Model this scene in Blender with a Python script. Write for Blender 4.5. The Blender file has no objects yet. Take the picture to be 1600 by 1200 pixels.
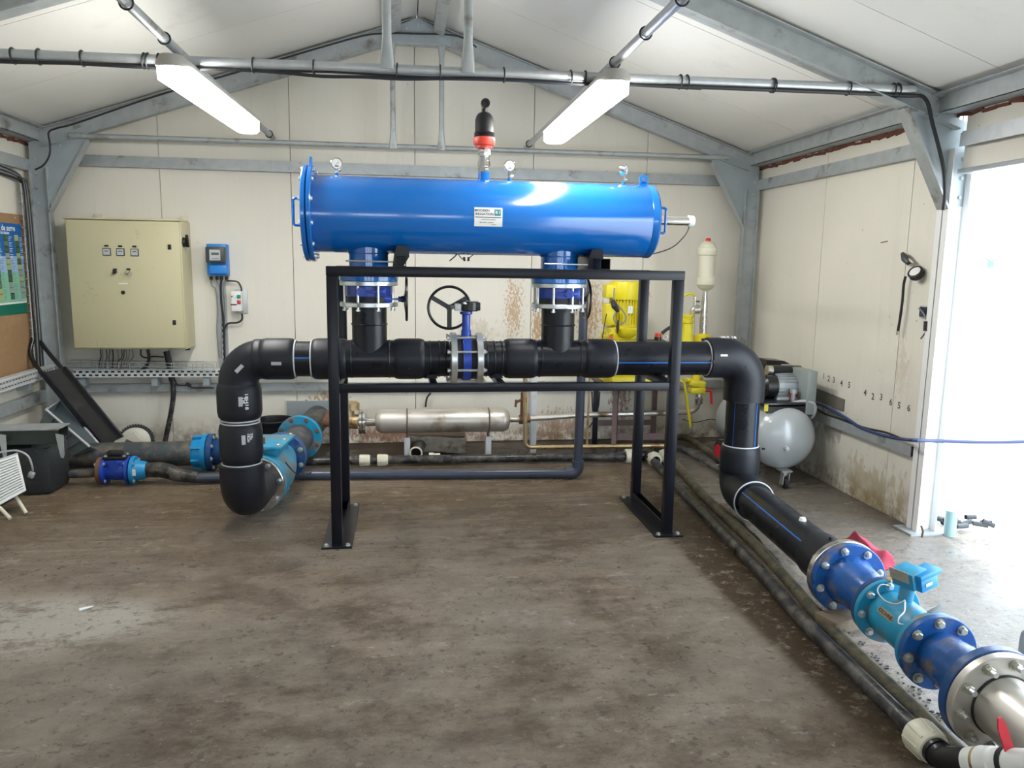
import bpy, bmesh, math, random
from mathutils import Vector, Matrix
random.seed(7)
PI = math.pi
C = bpy.context.scene.collection
SC = bpy.context.scene

# ------------------------------------------------------------ camera, sky, sun, exposure
F_PX = 1200.0; CAM_H = 1.6
_y = Vector((630-800, 412-600, F_PX)).normalized()          # world Y seen in camera axes (x right, y down, z forward)
_d = Vector((685-800, 8970-600, F_PX)); _d = (_d - _d.dot(_y)*_y).normalized()
_z = -_d; _x = _y.cross(_z)
Mcw = Matrix((_x, _y, _z))                                  # rows: world axes in camera axes
def W(u, v, x=None, y=None, z=None):
    """point where the line of sight through photo pixel (u, v) meets a world plane"""
    r = Mcw @ Vector(((u-800)/F_PX, (v-600)/F_PX, 1.0))
    o = Vector((0, 0, CAM_H))
    if x is not None: t = (x-o.x)/r.x
    elif y is not None: t = (y-o.y)/r.y
    else: t = (z-o.z)/r.z
    return o + t*r
cam_d = bpy.data.cameras.new('camera'); cam = bpy.data.objects.new('camera', cam_d); C.objects.link(cam)
cx = Mcw @ Vector((1, 0, 0)); cy = Mcw @ Vector((0, -1, 0)); cz = Mcw @ Vector((0, 0, -1))
cam.matrix_world = Matrix(((cx.x, cy.x, cz.x, 0), (cx.y, cy.y, cz.y, 0), (cx.z, cy.z, cz.z, CAM_H), (0, 0, 0, 1)))
cam_d.sensor_width = 36; cam_d.lens = 36*F_PX/1600; cam_d.clip_start = 0.05; cam_d.clip_end = 200
SC.camera = cam
wd = bpy.data.worlds.new('sky'); SC.world = wd; wd.use_nodes = True
bg = wd.node_tree.nodes['Background']; bg.inputs[0].default_value = (0.78, 0.89, 1.0, 1); bg.inputs[1].default_value = 7.0
sd = bpy.data.lights.new('sun', 'SUN'); sd.energy = 5.0; sd.angle = math.radians(1.5); sd.color = (1.0, 0.96, 0.9)
sun = bpy.data.objects.new('sun', sd); C.objects.link(sun); sun.rotation_euler = (math.radians(36), 0, math.radians(168))
SC.view_settings.view_transform = 'Standard'; SC.view_settings.look = 'None'
SC.view_settings.gamma = 1; SC.view_settings.use_curve_mapping = False; SC.view_settings.exposure = 0.30
LAMP_POWER = 42.0

# ------------------------------------------------------------ materials
MATS = {}
def mat(name, col, rough=0.5, metal=0.0, var=0.0, scale=6.0, bump=0.0, bscale=60.0, coat=0.0, dirt=None, dirt_amt=0.0, dscale=3.0, rvar=0.0, emit=0.0, spec=0.5):
    m = bpy.data.materials.new(name); m.use_nodes = True; nt = m.node_tree; N = nt.nodes; L = nt.links
    b = N['Principled BSDF']; b.inputs['Base Color'].default_value = (*col, 1); b.inputs['Roughness'].default_value = rough
    b.inputs['Metallic'].default_value = metal; b.inputs['Coat Weight'].default_value = coat; b.inputs['Coat Roughness'].default_value = 0.08
    b.inputs['Specular IOR Level'].default_value = spec
    if emit: b.inputs['Emission Color'].default_value = (*col, 1); b.inputs['Emission Strength'].default_value = emit
    g = N.new('ShaderNodeNewGeometry')
    if var or dirt:
        n = N.new('ShaderNodeTexNoise'); n.inputs['Scale'].default_value = scale; n.inputs['Detail'].default_value = 6; L.new(g.outputs['Position'], n.inputs['Vector'])
        mx = N.new('ShaderNodeMix'); mx.data_type = 'RGBA'; L.new(n.outputs['Fac'], mx.inputs[0])
        lo = tuple(max(0, c*(1-var)) for c in col); hi = tuple(min(1, c*(1+var)) for c in col)
        mx.inputs[6].default_value = (*lo, 1); mx.inputs[7].default_value = (*hi, 1); out = mx.outputs[2]
        if dirt:
            n2 = N.new('ShaderNodeTexNoise'); n2.inputs['Scale'].default_value = dscale; n2.inputs['Detail'].default_value = 8; n2.inputs['Roughness'].default_value = 0.65; L.new(g.outputs['Position'], n2.inputs['Vector'])
            r = N.new('ShaderNodeMapRange'); r.inputs[1].default_value = 0.62-dirt_amt*0.3; r.inputs[2].default_value = 0.72-dirt_amt*0.2; L.new(n2.outputs['Fac'], r.inputs[0])
            m2 = N.new('ShaderNodeMix'); m2.data_type = 'RGBA'; L.new(r.outputs[0], m2.inputs[0]); L.new(out, m2.inputs[6]); m2.inputs[7].default_value = (*dirt, 1); out = m2.outputs[2]
        L.new(out, b.inputs['Base Color'])
    if rvar:
        n3 = N.new('ShaderNodeTexNoise'); n3.inputs['Scale'].default_value = 9; n3.inputs['Detail'].default_value = 5; L.new(g.outputs['Position'], n3.inputs['Vector'])
        r3 = N.new('ShaderNodeMapRange'); r3.inputs[3].default_value = max(0.03, rough-rvar); r3.inputs[4].default_value = min(1, rough+rvar); r3.inputs[1].default_value = 0.3; r3.inputs[2].default_value = 0.7
        L.new(n3.outputs['Fac'], r3.inputs[0]); L.new(r3.outputs[0], b.inputs['Roughness'])
    if bump:
        n4 = N.new('ShaderNodeTexNoise'); n4.inputs['Scale'].default_value = bscale; n4.inputs['Detail'].default_value = 4; L.new(g.outputs['Position'], n4.inputs['Vector'])
        bp = N.new('ShaderNodeBump'); bp.inputs['Strength'].default_value = bump; bp.inputs['Distance'].default_value = 0.01; L.new(n4.outputs['Fac'], bp.inputs['Height']); L.new(bp.outputs[0], b.inputs['Normal'])
    MATS[name] = m; return m

galv = mat('galvanised', (0.40, 0.43, 0.44), 0.5, 0.4, 0.22, 14, 0.05, 40, dirt=(0.2, 0.19, 0.17), dirt_amt=0.2, dscale=5)
galv_l = mat('galvanised_light', (0.50, 0.53, 0.55), 0.42, 0.6, 0.2, 20)
gussetm = mat('gusset_steel', (0.36, 0.41, 0.44), 0.5, 0.4, 0.15, 9)
black_paint = mat('black_paint', (0.006, 0.007, 0.012), 0.33, 0, 0.3, 20, spec=0.3)
hdpe = mat('black_polyethylene', (0.008, 0.0095, 0.014), 0.34, 0, 0.3, 8, 0.04, 50, rvar=0.1, spec=0.35)
hdpe_d = mat('dusty_black_sleeve', (0.010, 0.012, 0.018), 0.45, 0, 0.35, 7, 0.06, 60, spec=0.35)
hdpe_dirt = mat('dirty_black_pipe', (0.018, 0.019, 0.022), 0.35, 0, 0.3, 9, 0.1, 60, dirt=(0.11, 0.1, 0.085), dirt_amt=0.5, dscale=14, rvar=0.12)
moss_pipe = mat('mossy_pipe', (0.055, 0.05, 0.036), 0.7, 0, 0.4, 9, 0.4, 60, dirt=(0.13, 0.115, 0.07), dirt_amt=0.8, dscale=12)
blue_tank = mat('blue_gloss_paint', (0.003, 0.125, 0.46), 0.2, 0, 0.04, 3, coat=0.6)
blue_cast = mat('blue_cast_iron', (0.008, 0.05, 0.38), 0.35, 0, 0.15, 10, 0.08, 90, coat=0.3)
blue_dark = mat('dark_blue_worn_iron', (0.008, 0.06, 0.20), 0.4, 0, 0.4, 9, 0.15, 60, dirt=(0.16, 0.13, 0.09), dirt_amt=0.25, dscale=9, rvar=0.15)
blue_old = mat('worn_blue_iron', (0.01, 0.09, 0.32), 0.34, 0.1, 0.4, 9, 0.15, 60, dirt=(0.17, 0.14, 0.1), dirt_amt=0.3, dscale=8, rvar=0.15)
sky_blue = mat('sky_blue_paint', (0.01, 0.26, 0.56), 0.38, 0, 0.2, 9, 0.08, 60)
teal_old = mat('worn_teal_paint', (0.012, 0.27, 0.46), 0.42, 0, 0.25, 8, 0.1, 50, dirt=(0.2, 0.2, 0.17), dirt_amt=0.35, dscale=6)
greyblue = mat('grey_dirty_pipe', (0.05, 0.06, 0.07), 0.6, 0, 0.3, 8, 0.15, 60, dirt=(0.15, 0.13, 0.1), dirt_amt=0.5, dscale=9)
pvc = mat('grey_pvc', (0.045, 0.056, 0.085), 0.32, 0, 0.15, 8)
steel = mat('stainless_steel', (0.62, 0.60, 0.56), 0.25, 0.95, 0.12, 7, rvar=0.1)
steel_d = mat('dull_stainless', (0.60, 0.57, 0.52), 0.42, 0.75, 0.18, 7, dirt=(0.32, 0.24, 0.15), dirt_amt=0.15, dscale=4, rvar=0.12)
zinc = mat('zinc_plate', (0.66, 0.69, 0.70), 0.3, 0.85, 0.15, 20)
zinc_y = mat('old_zinc_bolt', (0.50, 0.50, 0.42), 0.42, 0.7, 0.3, 30)
chrome = mat('chrome', (0.85, 0.84, 0.82), 0.12, 1.0)
black_pl = mat('black_plastic', (0.012, 0.012, 0.014), 0.3, 0)
rubber = mat('black_rubber', (0.015, 0.015, 0.016), 0.6)
cable = mat('black_cable', (0.014, 0.015, 0.018), 0.5)
cable_b = mat('dark_blue_cable', (0.03, 0.05, 0.15), 0.45)
cable_g = mat('grey_cable', (0.2, 0.21, 0.22), 0.5)
hose_g = mat('grey_hose', (0.42, 0.44, 0.45), 0.45)
red_pl = mat('red_plastic', (0.62, 0.05, 0.03), 0.4)
red_h = mat('red_handle', (0.60, 0.02, 0.04), 0.4)
cab_cream = mat('cream_enamel', (0.56, 0.52, 0.33), 0.42, 0, 0.06, 2, dirt=(0.42, 0.38, 0.25), dirt_amt=0.03, dscale=5)
yellow = mat('yellow_paint', (0.68, 0.58, 0.015), 0.4, 0, 0.1, 8, dirt=(0.4, 0.33, 0.04), dirt_amt=0.12, dscale=14)
beige_v = mat('beige_plastic', (0.62, 0.60, 0.47), 0.42, 0, 0.06, 5)
cream_f = mat('cream_plastic', (0.66, 0.63, 0.50), 0.4, 0, 0.12, 20)
rustm = mat('rusty_steel', (0.17, 0.08, 0.045), 0.8, 0.1, 0.5, 12, 0.3, 40)
rustbrown = mat('brown_primer', (0.13, 0.085, 0.08), 0.7, 0, 0.35, 14, 0.1, 40)
brass = mat('dirty_brass', (0.50, 0.38, 0.20), 0.4, 0.7, 0.4, 20, dirt=(0.25, 0.12, 0.06), dirt_amt=0.3, dscale=14)
white_pl = mat('white_plastic', (0.78, 0.79, 0.77), 0.4)
white_st = mat('white_marker', (0.8, 0.82, 0.84), 0.6)
white_ring = mat('white_mark_ring', (0.6, 0.62, 0.66), 0.6)
stripe_b = mat('blue_stripe', (0.01, 0.15, 0.62), 0.4)
grey_post = mat('light_grey_paint', (0.52, 0.54, 0.56), 0.45, 0, 0.1, 12, dirt=(0.3, 0.26, 0.22), dirt_amt=0.1)
comp_grey = mat('silver_grey_paint', (0.42, 0.45, 0.46), 0.28, 0.1, 0.05, 4, coat=0.4)
guard = mat('grey_steel_sheet', (0.30, 0.34, 0.33), 0.5, 0.2, 0.08, 5)
xm_blue = mat('bright_blue_plastic', (0.02, 0.22, 0.66), 0.4)
dark_grey = mat('dark_grey_plastic', (0.05, 0.055, 0.06), 0.45)
lcd = mat('lcd', (0.09, 0.12, 0.10), 0.2)
silver_lab = mat('silver_label', (0.5, 0.52, 0.54), 0.35, 0.2)
greenb = mat('green_button', (0.0, 0.28, 0.17), 0.4)
redb = mat('red_button', (0.55, 0.05, 0.08), 0.4)
ink = mat('ink', (0.02, 0.03, 0.05), 0.6)
pencil = mat('pencil_mark', (0.09, 0.08, 0.07), 0.8)
teal_ink = mat('teal_print', (0.02, 0.22, 0.28), 0.5)
foam = mat('rust_red_foam', (0.14, 0.045, 0.03), 0.9, 0, 0.5, 20, 0.6, 40)
rag = mat('red_cloth', (0.42, 0.05, 0.09), 0.85, 0, 0.25, 20, 0.2, 90)
woodm = mat('weathered_wood', (0.22, 0.17, 0.12), 0.8, 0, 0.4, 12, 0.3, 40)
stone = mat('limestone_block', (0.36, 0.32, 0.27), 0.85, 0, 0.35, 10, 0.6, 30, dirt=(0.14, 0.10, 0.07), dirt_amt=0.4, dscale=6)
tub_grey = mat('grey_tub_plastic', (0.20, 0.24, 0.26), 0.5, 0, 0.2, 8)
bin_dark = mat('dark_bin_plastic', (0.025, 0.03, 0.034), 0.5, 0, 0.4, 7, 0.1, 40, dirt=(0.08, 0.075, 0.06), dirt_amt=0.35, dscale=6)
dark_green = mat('dark_green_sheet', (0.03, 0.04, 0.036), 0.45, 0.1, 0.4, 7)
panel_black = mat('worn_black_panel', (0.03, 0.029, 0.028), 0.6, 0, 0.3, 12, 0.1, 60, dirt=(0.07, 0.06, 0.05), dirt_amt=0.2)
disc_cream = mat('cream_disc', (0.50, 0.49, 0.42), 0.6, 0, 0.15, 9, dirt=(0.3, 0.27, 0.2), dirt_amt=0.2)
ground = mat('dusty_ground', (0.62, 0.60, 0.56), 0.95, 0, 0.15, 3, 0.3, 20, dirt=(0.5, 0.47, 0.43), dirt_amt=0.2, dscale=2)
white_paint_and_glare = mat('white_paint_and_glare', (0.8, 0.81, 0.8), 0.5, 0, 0.03, 4)  # plain white; also stands in for daylight glare on the front right column
emb = mat('pale_blue_paint', (0.10, 0.38, 0.55), 0.5)
scrap = mat('dark_scrap', (0.05, 0.055, 0.06), 0.8, 0, 0.4, 12)
glassm = mat('gauge_face', (0.82, 0.82, 0.78), 0.15, 0, coat=0.8)
lampm = mat('lit_diffuser', (1.0, 0.98, 0.93), 0.5, emit=LAMP_POWER)
lamp_body = mat('lamp_housing', (0.38, 0.37, 0.34), 0.5)

def nodes_mat(name):
    m = bpy.data.materials.new(name); m.use_nodes = True; MATS[name] = m
    return m, m.node_tree.nodes, m.node_tree.links, m.node_tree.nodes['Principled BSDF']
def noise(N, L, vec, scale, detail=6, rough=0.55, sc=(1, 1, 1)):
    if sc != (1, 1, 1):
        mp = N.new('ShaderNodeMapping'); mp.inputs['Scale'].default_value = sc; L.new(vec, mp.inputs[0]); vec = mp.outputs[0]
    n = N.new('ShaderNodeTexNoise'); n.inputs['Scale'].default_value = scale; n.inputs['Detail'].default_value = detail; n.inputs['Roughness'].default_value = rough
    L.new(vec, n.inputs['Vector']); return n.outputs['Fac']
def rng(N, L, s, a, b, c=0.0, d=1.0):
    r = N.new('ShaderNodeMapRange'); r.interpolation_type = 'SMOOTHSTEP'; L.new(s, r.inputs[0])
    for i, v in zip((1, 2, 3, 4), (a, b, c, d)): r.inputs[i].default_value = v
    return r.outputs[0]
def mth(N, L, op, a, b=None):
    r = N.new('ShaderNodeMath'); r.operation = op
    for i, v in enumerate((a, b)):
        if v is None: continue
        if isinstance(v, (int, float)): r.inputs[i].default_value = v
        else: L.new(v, r.inputs[i])
    return r.outputs[0]
def mixc(N, L, f, a, b):
    r = N.new('ShaderNodeMix'); r.data_type = 'RGBA'
    if isinstance(f, (int, float)): r.inputs[0].default_value = f
    else: L.new(f, r.inputs[0])
    for i, v in ((6, a), (7, b)):
        if isinstance(v, tuple): r.inputs[i].default_value = (*v, 1)
        else: L.new(v, r.inputs[i])
    return r.outputs[2]
def blob(N, L, pos, c, s, p=1.0):
    """soft ellipsoid mask round world point c with half sizes s: where a stain is"""
    mp = N.new('ShaderNodeMapping'); mp.vector_type = 'TEXTURE'; mp.inputs['Location'].default_value = c; mp.inputs['Scale'].default_value = s; L.new(pos, mp.inputs[0])
    g = N.new('ShaderNodeTexGradient'); g.gradient_type = 'SPHERICAL'; L.new(mp.outputs[0], g.inputs[0])
    return g.outputs['Fac']

# cream sandwich panels: fine vertical ribs, smudges, damp at the foot, rust spatter where the old pump stood
def wall_material(name, axis, stains):
    m, N, L, b = nodes_mat(name)
    g = N.new('ShaderNodeNewGeometry'); pos = g.outputs['Position']
    sx = N.new('ShaderNodeSeparateXYZ'); L.new(pos, sx.inputs[0]); a = sx.outputs[axis]; z = sx.outputs[2]
    c = mixc(N, L, noise(N, L, pos, 1.3), (0.68, 0.655, 0.57), (0.77, 0.74, 0.655))
    st = noise(N, L, pos, 5, 6, 0.6, (1, 1, 0.12)); c = mixc(N, L, rng(N, L, st, 0.55, 0.85, 0, 0.35), c, (0.42, 0.39, 0.32))
    sp = noise(N, L, pos, 26, 3, 0.5); c = mixc(N, L, rng(N, L, sp, 0.73, 0.78, 0, 0.7), c, (0.20, 0.18, 0.15))
    foot = mth(N, L, 'MULTIPLY', rng(N, L, z, 0.30, 0.0), rng(N, L, noise(N, L, pos, 7, 8, 0.7), 0.36, 0.62))
    c = mixc(N, L, foot, c, (0.22, 0.16, 0.10))
    for ctr, size, col, amt, fine in stains:
        k = blob(N, L, pos, ctr, size)
        n = noise(N, L, pos, fine, 6, 0.72, (1, 1, 0.45)); k = mth(N, L, 'ADD', mth(N, L, 'MULTIPLY', mth(N, L, 'POWER', k, 0.6), 0.39), n)
        k = rng(N, L, k, 0.74, 0.84)
        c = mixc(N, L, mth(N, L, 'MULTIPLY', k, amt), c, col)
    L.new(c, b.inputs['Base Color']); b.inputs['Roughness'].default_value = 0.55
    fr = mth(N, L, 'FRACT', mth(N, L, 'MULTIPLY', mth(N, L, 'ADD', a, 50), 9.6))
    rib = mth(N, L, 'GREATER_THAN', mth(N, L, 'ABSOLUTE', mth(N, L, 'SUBTRACT', fr, 0.5)), 0.465)
    bp = N.new('ShaderNodeBump'); bp.inputs['Strength'].default_value = 0.5; bp.inputs['Distance'].default_value = 0.004; bp.invert = True
    L.new(rib, bp.inputs['Height']); L.new(bp.outputs[0], b.inputs['Normal'])
    return m
RS = (0.42, 0.24, 0.09)
wall_b = wall_material('cream_wall_panel_back', 0, [
    ((0.98, 6.82, 1.20), (0.15, 0.4, 0.50), RS, 0.75, 75), ((1.20, 6.82, 1.05), (0.10, 0.4, 0.55), RS, 0.85, 60), ((1.68, 6.82, 1.20), (0.24, 0.4, 0.50), RS, 0.75, 70),
    ((2.19, 6.82, 1.36), (0.09, 0.4, 0.22), RS, 0.75, 70), ((0.66, 6.82, 1.0), (0.3, 0.4, 0.25), (0.40, 0.30, 0.2), 0.35, 50),
    ((0.1, 6.82, 0.08), (1.5, 0.4, 0.17), (0.24, 0.07, 0.03), 0.7, 40), ((-0.65, 6.82, 0.42), (0.3, 0.4, 0.09), (0.36, 0.17, 0.07), 0.8, 40),
    ((2.0, 6.82, 0.4), (0.18, 0.4, 0.45), (0.2, 0.09, 0.06), 0.75, 40), ((1.4, 6.82, 0.15), (0.6, 0.4, 0.25), (0.3, 0.14, 0.06), 0.6, 40)])
wall_s = wall_material('cream_wall_panel_side', 1, [
    ((3.16, 5.3, 0.5), (0.4, 0.5, 0.35), (0.2, 0.19, 0.17), 0.6, 5), ((3.16, 4.7, 0.12), (0.4, 0.7, 0.35), (0.38, 0.30, 0.13), 0.5, 14), ((3.16, 4.5, 1.0), (0.4, 0.12, 0.35), (0.4, 0.3, 0.2), 0.3, 50)])

def ceiling_material():
    m, N, L, b = nodes_mat('pale_ceiling_panel')
    g = N.new('ShaderNodeNewGeometry'); pos = g.outputs['Position']
    c = mixc(N, L, noise(N, L, pos, 0.9), (0.68, 0.675, 0.64), (0.76, 0.755, 0.72))
    c = mixc(N, L, rng(N, L, noise(N, L, pos, 2.2, 7, 0.65), 0.55, 0.8, 0, 0.4), c, (0.42, 0.40, 0.35))
    c = mixc(N, L, rng(N, L, noise(N, L, pos, 30, 3), 0.75, 0.8, 0, 0.5), c, (0.3, 0.28, 0.25))
    L.new(c, b.inputs['Base Color']); b.inputs['Roughness'].default_value = 0.6
    return m
ceil_m = ceiling_material()

def floor_material():
    m, N, L, b = nodes_mat('wet_dirty_concrete')
    g = N.new('ShaderNodeNewGeometry'); pos = g.outputs['Position']
    sx = N.new('ShaderNodeSeparateXYZ'); L.new(pos, sx.inputs[0])
    big = noise(N, L, pos, 0.85, 7, 0.6); mid = noise(N, L, pos, 3.0, 10, 0.74, (1, 1.7, 1)); fine = noise(N, L, pos, 34, 8, 0.8)
    str_ = noise(N, L, pos, 2.4, 8, 0.72, (0.5, 8.0, 1)); grit = noise(N, L, pos, 11, 9, 0.8)
    c = mixc(N, L, rng(N, L, mid, 0.36, 0.66), (0.19, 0.132, 0.083), (0.44, 0.345, 0.255))
    c = mixc(N, L, rng(N, L, big, 0.42, 0.60, 0, 0.5), c, (0.54, 0.46, 0.375))
    back = rng(N, L, sx.outputs[1], 3.0, 5.2)                                   # mud brown settled towards the back pipes
    c = mixc(N, L, mth(N, L, 'MULTIPLY', back, rng(N, L, str_, 0.38, 0.6, 0.2, 0.85)), c, (0.27, 0.18, 0.09))
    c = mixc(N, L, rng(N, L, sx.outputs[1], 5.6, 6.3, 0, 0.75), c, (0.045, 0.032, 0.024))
    c = mixc(N, L, mth(N, L, 'MULTIPLY', rng(N, L, blob(N, L, pos, (-1.75, 3.45, 0), (1.0, 0.42, 1)), 0.1, 0.55), rng(N, L, mid, 0.38, 0.50)), c, (0.70, 0.64, 0.55))
    c = mixc(N, L, mth(N, L, 'MULTIPLY', rng(N, L, blob(N, L, pos, (1.72, 3.6, 0), (0.20, 2.8, 1)), 0.0, 0.4), rng(N, L, grit, 0.35, 0.5)), c, (0.12, 0.075, 0.038))
    c = mixc(N, L, mth(N, L, 'MULTIPLY', rng(N, L, sx.outputs[0], 1.9, 2.4), rng(N, L, grit, 0.4, 0.55, 0.3, 0.8)), c, (0.33, 0.30, 0.26))
    c = mixc(N, L, rng(N, L, grit, 0.55, 0.62, 0, 0.6), c, (0.13, 0.10, 0.073))
    pit = noise(N, L, pos, 24, 4, 0.6); c = mixc(N, L, rng(N, L, pit, 0.60, 0.67, 0, 0.5), c, (0.08, 0.063, 0.05)); c = mixc(N, L, rng(N, L, pit, 0.36, 0.31, 0, 0.55), c, (0.58, 0.51, 0.42))
    c = mixc(N, L, rng(N, L, grit, 0.40, 0.32, 0, 0.35), c, (0.42, 0.36, 0.28))
    c = mixc(N, L, rng(N, L, fine, 0.57, 0.68, 0, 0.6), c, (0.07, 0.055, 0.042))
    c = mixc(N, L, rng(N, L, noise(N, L, pos, 60, 3, 0.6), 0.66, 0.72, 0, 0.5), c, (0.5, 0.46, 0.4))
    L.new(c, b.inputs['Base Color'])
    wet = noise(N, L, pos, 1.6, 6, 0.6, (1, 2.2, 1))
    dry = rng(N, L, blob(N, L, pos, (-1.75, 3.45, 0), (1.2, 0.6, 1)), 0.0, 0.5, 0, 0.35)
    r = mth(N, L, 'ADD', rng(N, L, wet, 0.42, 0.66, 0.07, 0.32), dry)
    L.new(r, b.inputs['Roughness'])
    h = mth(N, L, 'ADD', mth(N, L, 'MULTIPLY', fine, 0.28), mth(N, L, 'ADD', mth(N, L, 'MULTIPLY', str_, 0.8), mth(N, L, 'ADD', mth(N, L, 'MULTIPLY', grit, 0.8), mth(N, L, 'MULTIPLY', pit, -0.35))))
    bp = N.new('ShaderNodeBump'); bp.inputs['Strength'].default_value = 1.0; bp.inputs['Distance'].default_value = 0.05; L.new(h, bp.inputs['Height']); L.new(bp.outputs[0], b.inputs['Normal']); b.inputs['Specular IOR Level'].default_value = 0.75
    return m
floor_m = floor_material()

def chipboard():
    m, N, L, b = nodes_mat('chipboard')
    g = N.new('ShaderNodeNewGeometry'); pos = g.outputs['Position']
    c = mixc(N, L, noise(N, L, pos, 45, 6, 0.8), (0.22, 0.125, 0.06), (0.40, 0.25, 0.13))
    c = mixc(N, L, rng(N, L, noise(N, L, pos, 4, 6), 0.55, 0.75, 0, 0.4), c, (0.5, 0.36, 0.22))
    L.new(c, b.inputs['Base Color']); b.inputs['Roughness'].default_value = 0.75
    return m
chip_m = chipboard()

# ------------------------------------------------------------ mesh helpers
def frame_of(axis):
    a = Vector(axis).normalized(); t = Vector((0, 0, 1)) if abs(a.z) < 0.9 else Vector((1, 0, 0))
    u = t.cross(a).normalized(); v = a.cross(u).normalized(); return a, u, v
class B:
    def __init__(s): s.bm = bmesh.new()
    def box(s, c, d, R=None, bev=0.0):
        c = Vector(c); vs = []
        tmp = bmesh.new(); bmesh.ops.create_cube(tmp, size=1)
        for v in tmp.verts: v.co = Vector((v.co.x*d[0], v.co.y*d[1], v.co.z*d[2]))
        if bev: bmesh.ops.bevel(tmp, geom=list(tmp.edges), offset=bev, segments=2, affect='EDGES', profile=0.5)
        M = Matrix.Translation(c) @ (R.to_4x4() if R else Matrix())
        tmp.transform(M); s.add(tmp); return s
    def box2(s, a, b, bev=0.0):
        a = Vector(a); b = Vector(b); return s.box((a+b)/2, [abs(b[i]-a[i]) for i in range(3)], bev=bev)
    def beam(s, p0, p1, w, h, up=(0, 0, 1), bev=0.0):
        p0 = Vector(p0); p1 = Vector(p1); z = (p1-p0); ln = z.length; z.normalize(); x = Vector(up).cross(z).normalized(); y = z.cross(x)
        R = Matrix((x, y, z)).transposed(); return s.box((p0+p1)/2, (w, h, ln), R, bev)
    def add(s, tmp):
        me = bpy.data.meshes.new('t'); tmp.to_mesh(me); tmp.free(); s.bm.from_mesh(me); bpy.data.meshes.remove(me)
    def lathe(s, p, axis, prof, n=28, a0=0.0, a1=2*PI):
        p = Vector(p); a, u, v = frame_of(axis); full = abs(a1-a0-2*PI) < 1e-6; k = n if full else n+1; rows = []
        for t, r in prof:
            if r < 1e-6: rows.append([s.bm.verts.new(p+a*t)])
            else: rows.append([s.bm.verts.new(p+a*t+(u*math.cos(a0+(a1-a0)*i/n)+v*math.sin(a0+(a1-a0)*i/n))*r) for i in range(k)])
        for A, Bq in zip(rows, rows[1:]):
            for i in range(n):
                j = (i+1) % k
                if len(A) == 1 and len(Bq) == 1: continue
                if len(A) == 1: s.bm.faces.new((A[0], Bq[j], Bq[i]))
                elif len(Bq) == 1: s.bm.faces.new((A[i], A[j], Bq[0]))
                else: s.bm.faces.new((A[i], A[j], Bq[j], Bq[i]))
        return s
    def cyl(s, p0, p1, r0, r1=None, n=24):
        p0 = Vector(p0); p1 = Vector(p1); r1 = r0 if r1 is None else r1; L = (p1-p0).length
        return s.lathe(p0, p1-p0, [(0, 0), (0, r0), (L, r1), (L, 0)], n)
    def pipe(s, p0, p1, r, ri, n=24):
        p0 = Vector(p0); p1 = Vector(p1); L = (p1-p0).length
        return s.lathe(p0, p1-p0, [(0, ri), (0, r), (L, r), (L, ri), (0, ri)], n)
    def sleeve(s, p0, p1, r, ri, n=28, soft=0.02):
        p0 = Vector(p0); p1 = Vector(p1); L = (p1-p0).length
        return s.lathe(p0, p1-p0, [(0, ri-.004), (0, r-soft*.55), (soft*.4, r-soft*.2), (soft*1.5, r), (L-soft*1.5, r), (L-soft*.4, r-soft*.2), (L, r-soft*.55), (L, ri-.004)], n)
    def torus(s, c, axis, R, r, n=32, m=8, a0=0, a1=2*PI):
        c = Vector(c); a, u, v = frame_of(axis); full = abs(a1-a0-2*PI) < 1e-6; k = n if full else n+1
        rows = [[s.bm.verts.new(c+(u*math.cos(A)+v*math.sin(A))*(R+r*math.cos(q*2*PI/m))+a*r*math.sin(q*2*PI/m)) for q in range(m)] for A in [a0+(a1-a0)*i/n for i in range(k)]]
        for i in range(n):
            P, Q = rows[i], rows[(i+1) % k]
            for q in range(m): s.bm.faces.new((P[q], Q[q], Q[(q+1) % m], P[(q+1) % m]))
        return s
    def tube(s, pts, r, n=10, cap=True):
        pts = [Vector(p) for p in pts]; rs = r if isinstance(r, (list, tuple)) else [r]*len(pts)
        T = []
        for i in range(len(pts)):
            a = pts[max(0, i-1)]; b = pts[min(len(pts)-1, i+1)]; T.append((b-a).normalized())
        _, u, v = frame_of(T[0]); rows = []
        for i, p in enumerate(pts):
            t = T[i]; u = (u-t*u.dot(t)).normalized(); v = t.cross(u)
            rows.append([s.bm.verts.new(p+(u*math.cos(2*PI*q/n)+v*math.sin(2*PI*q/n))*rs[i]) for q in range(n)])
        for P, Q in zip(rows, rows[1:]):
            for q in range(n): s.bm.faces.new((P[q], P[(q+1) % n], Q[(q+1) % n], Q[q]))
        if cap: s.bm.faces.new(rows[0][::-1]); s.bm.faces.new(rows[-1])
        return s
    def prism(s, poly, ext):
        e = Vector(ext); A = [s.bm.verts.new(Vector(p)) for p in poly]; Z = [s.bm.verts.new(Vector(p)+e) for p in poly]
        s.bm.faces.new(A); s.bm.faces.new(Z[::-1])
        for i in range(len(A)):
            j = (i+1) % len(A); s.bm.faces.new((A[j], A[i], Z[i], Z[j]))
        return s
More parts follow.
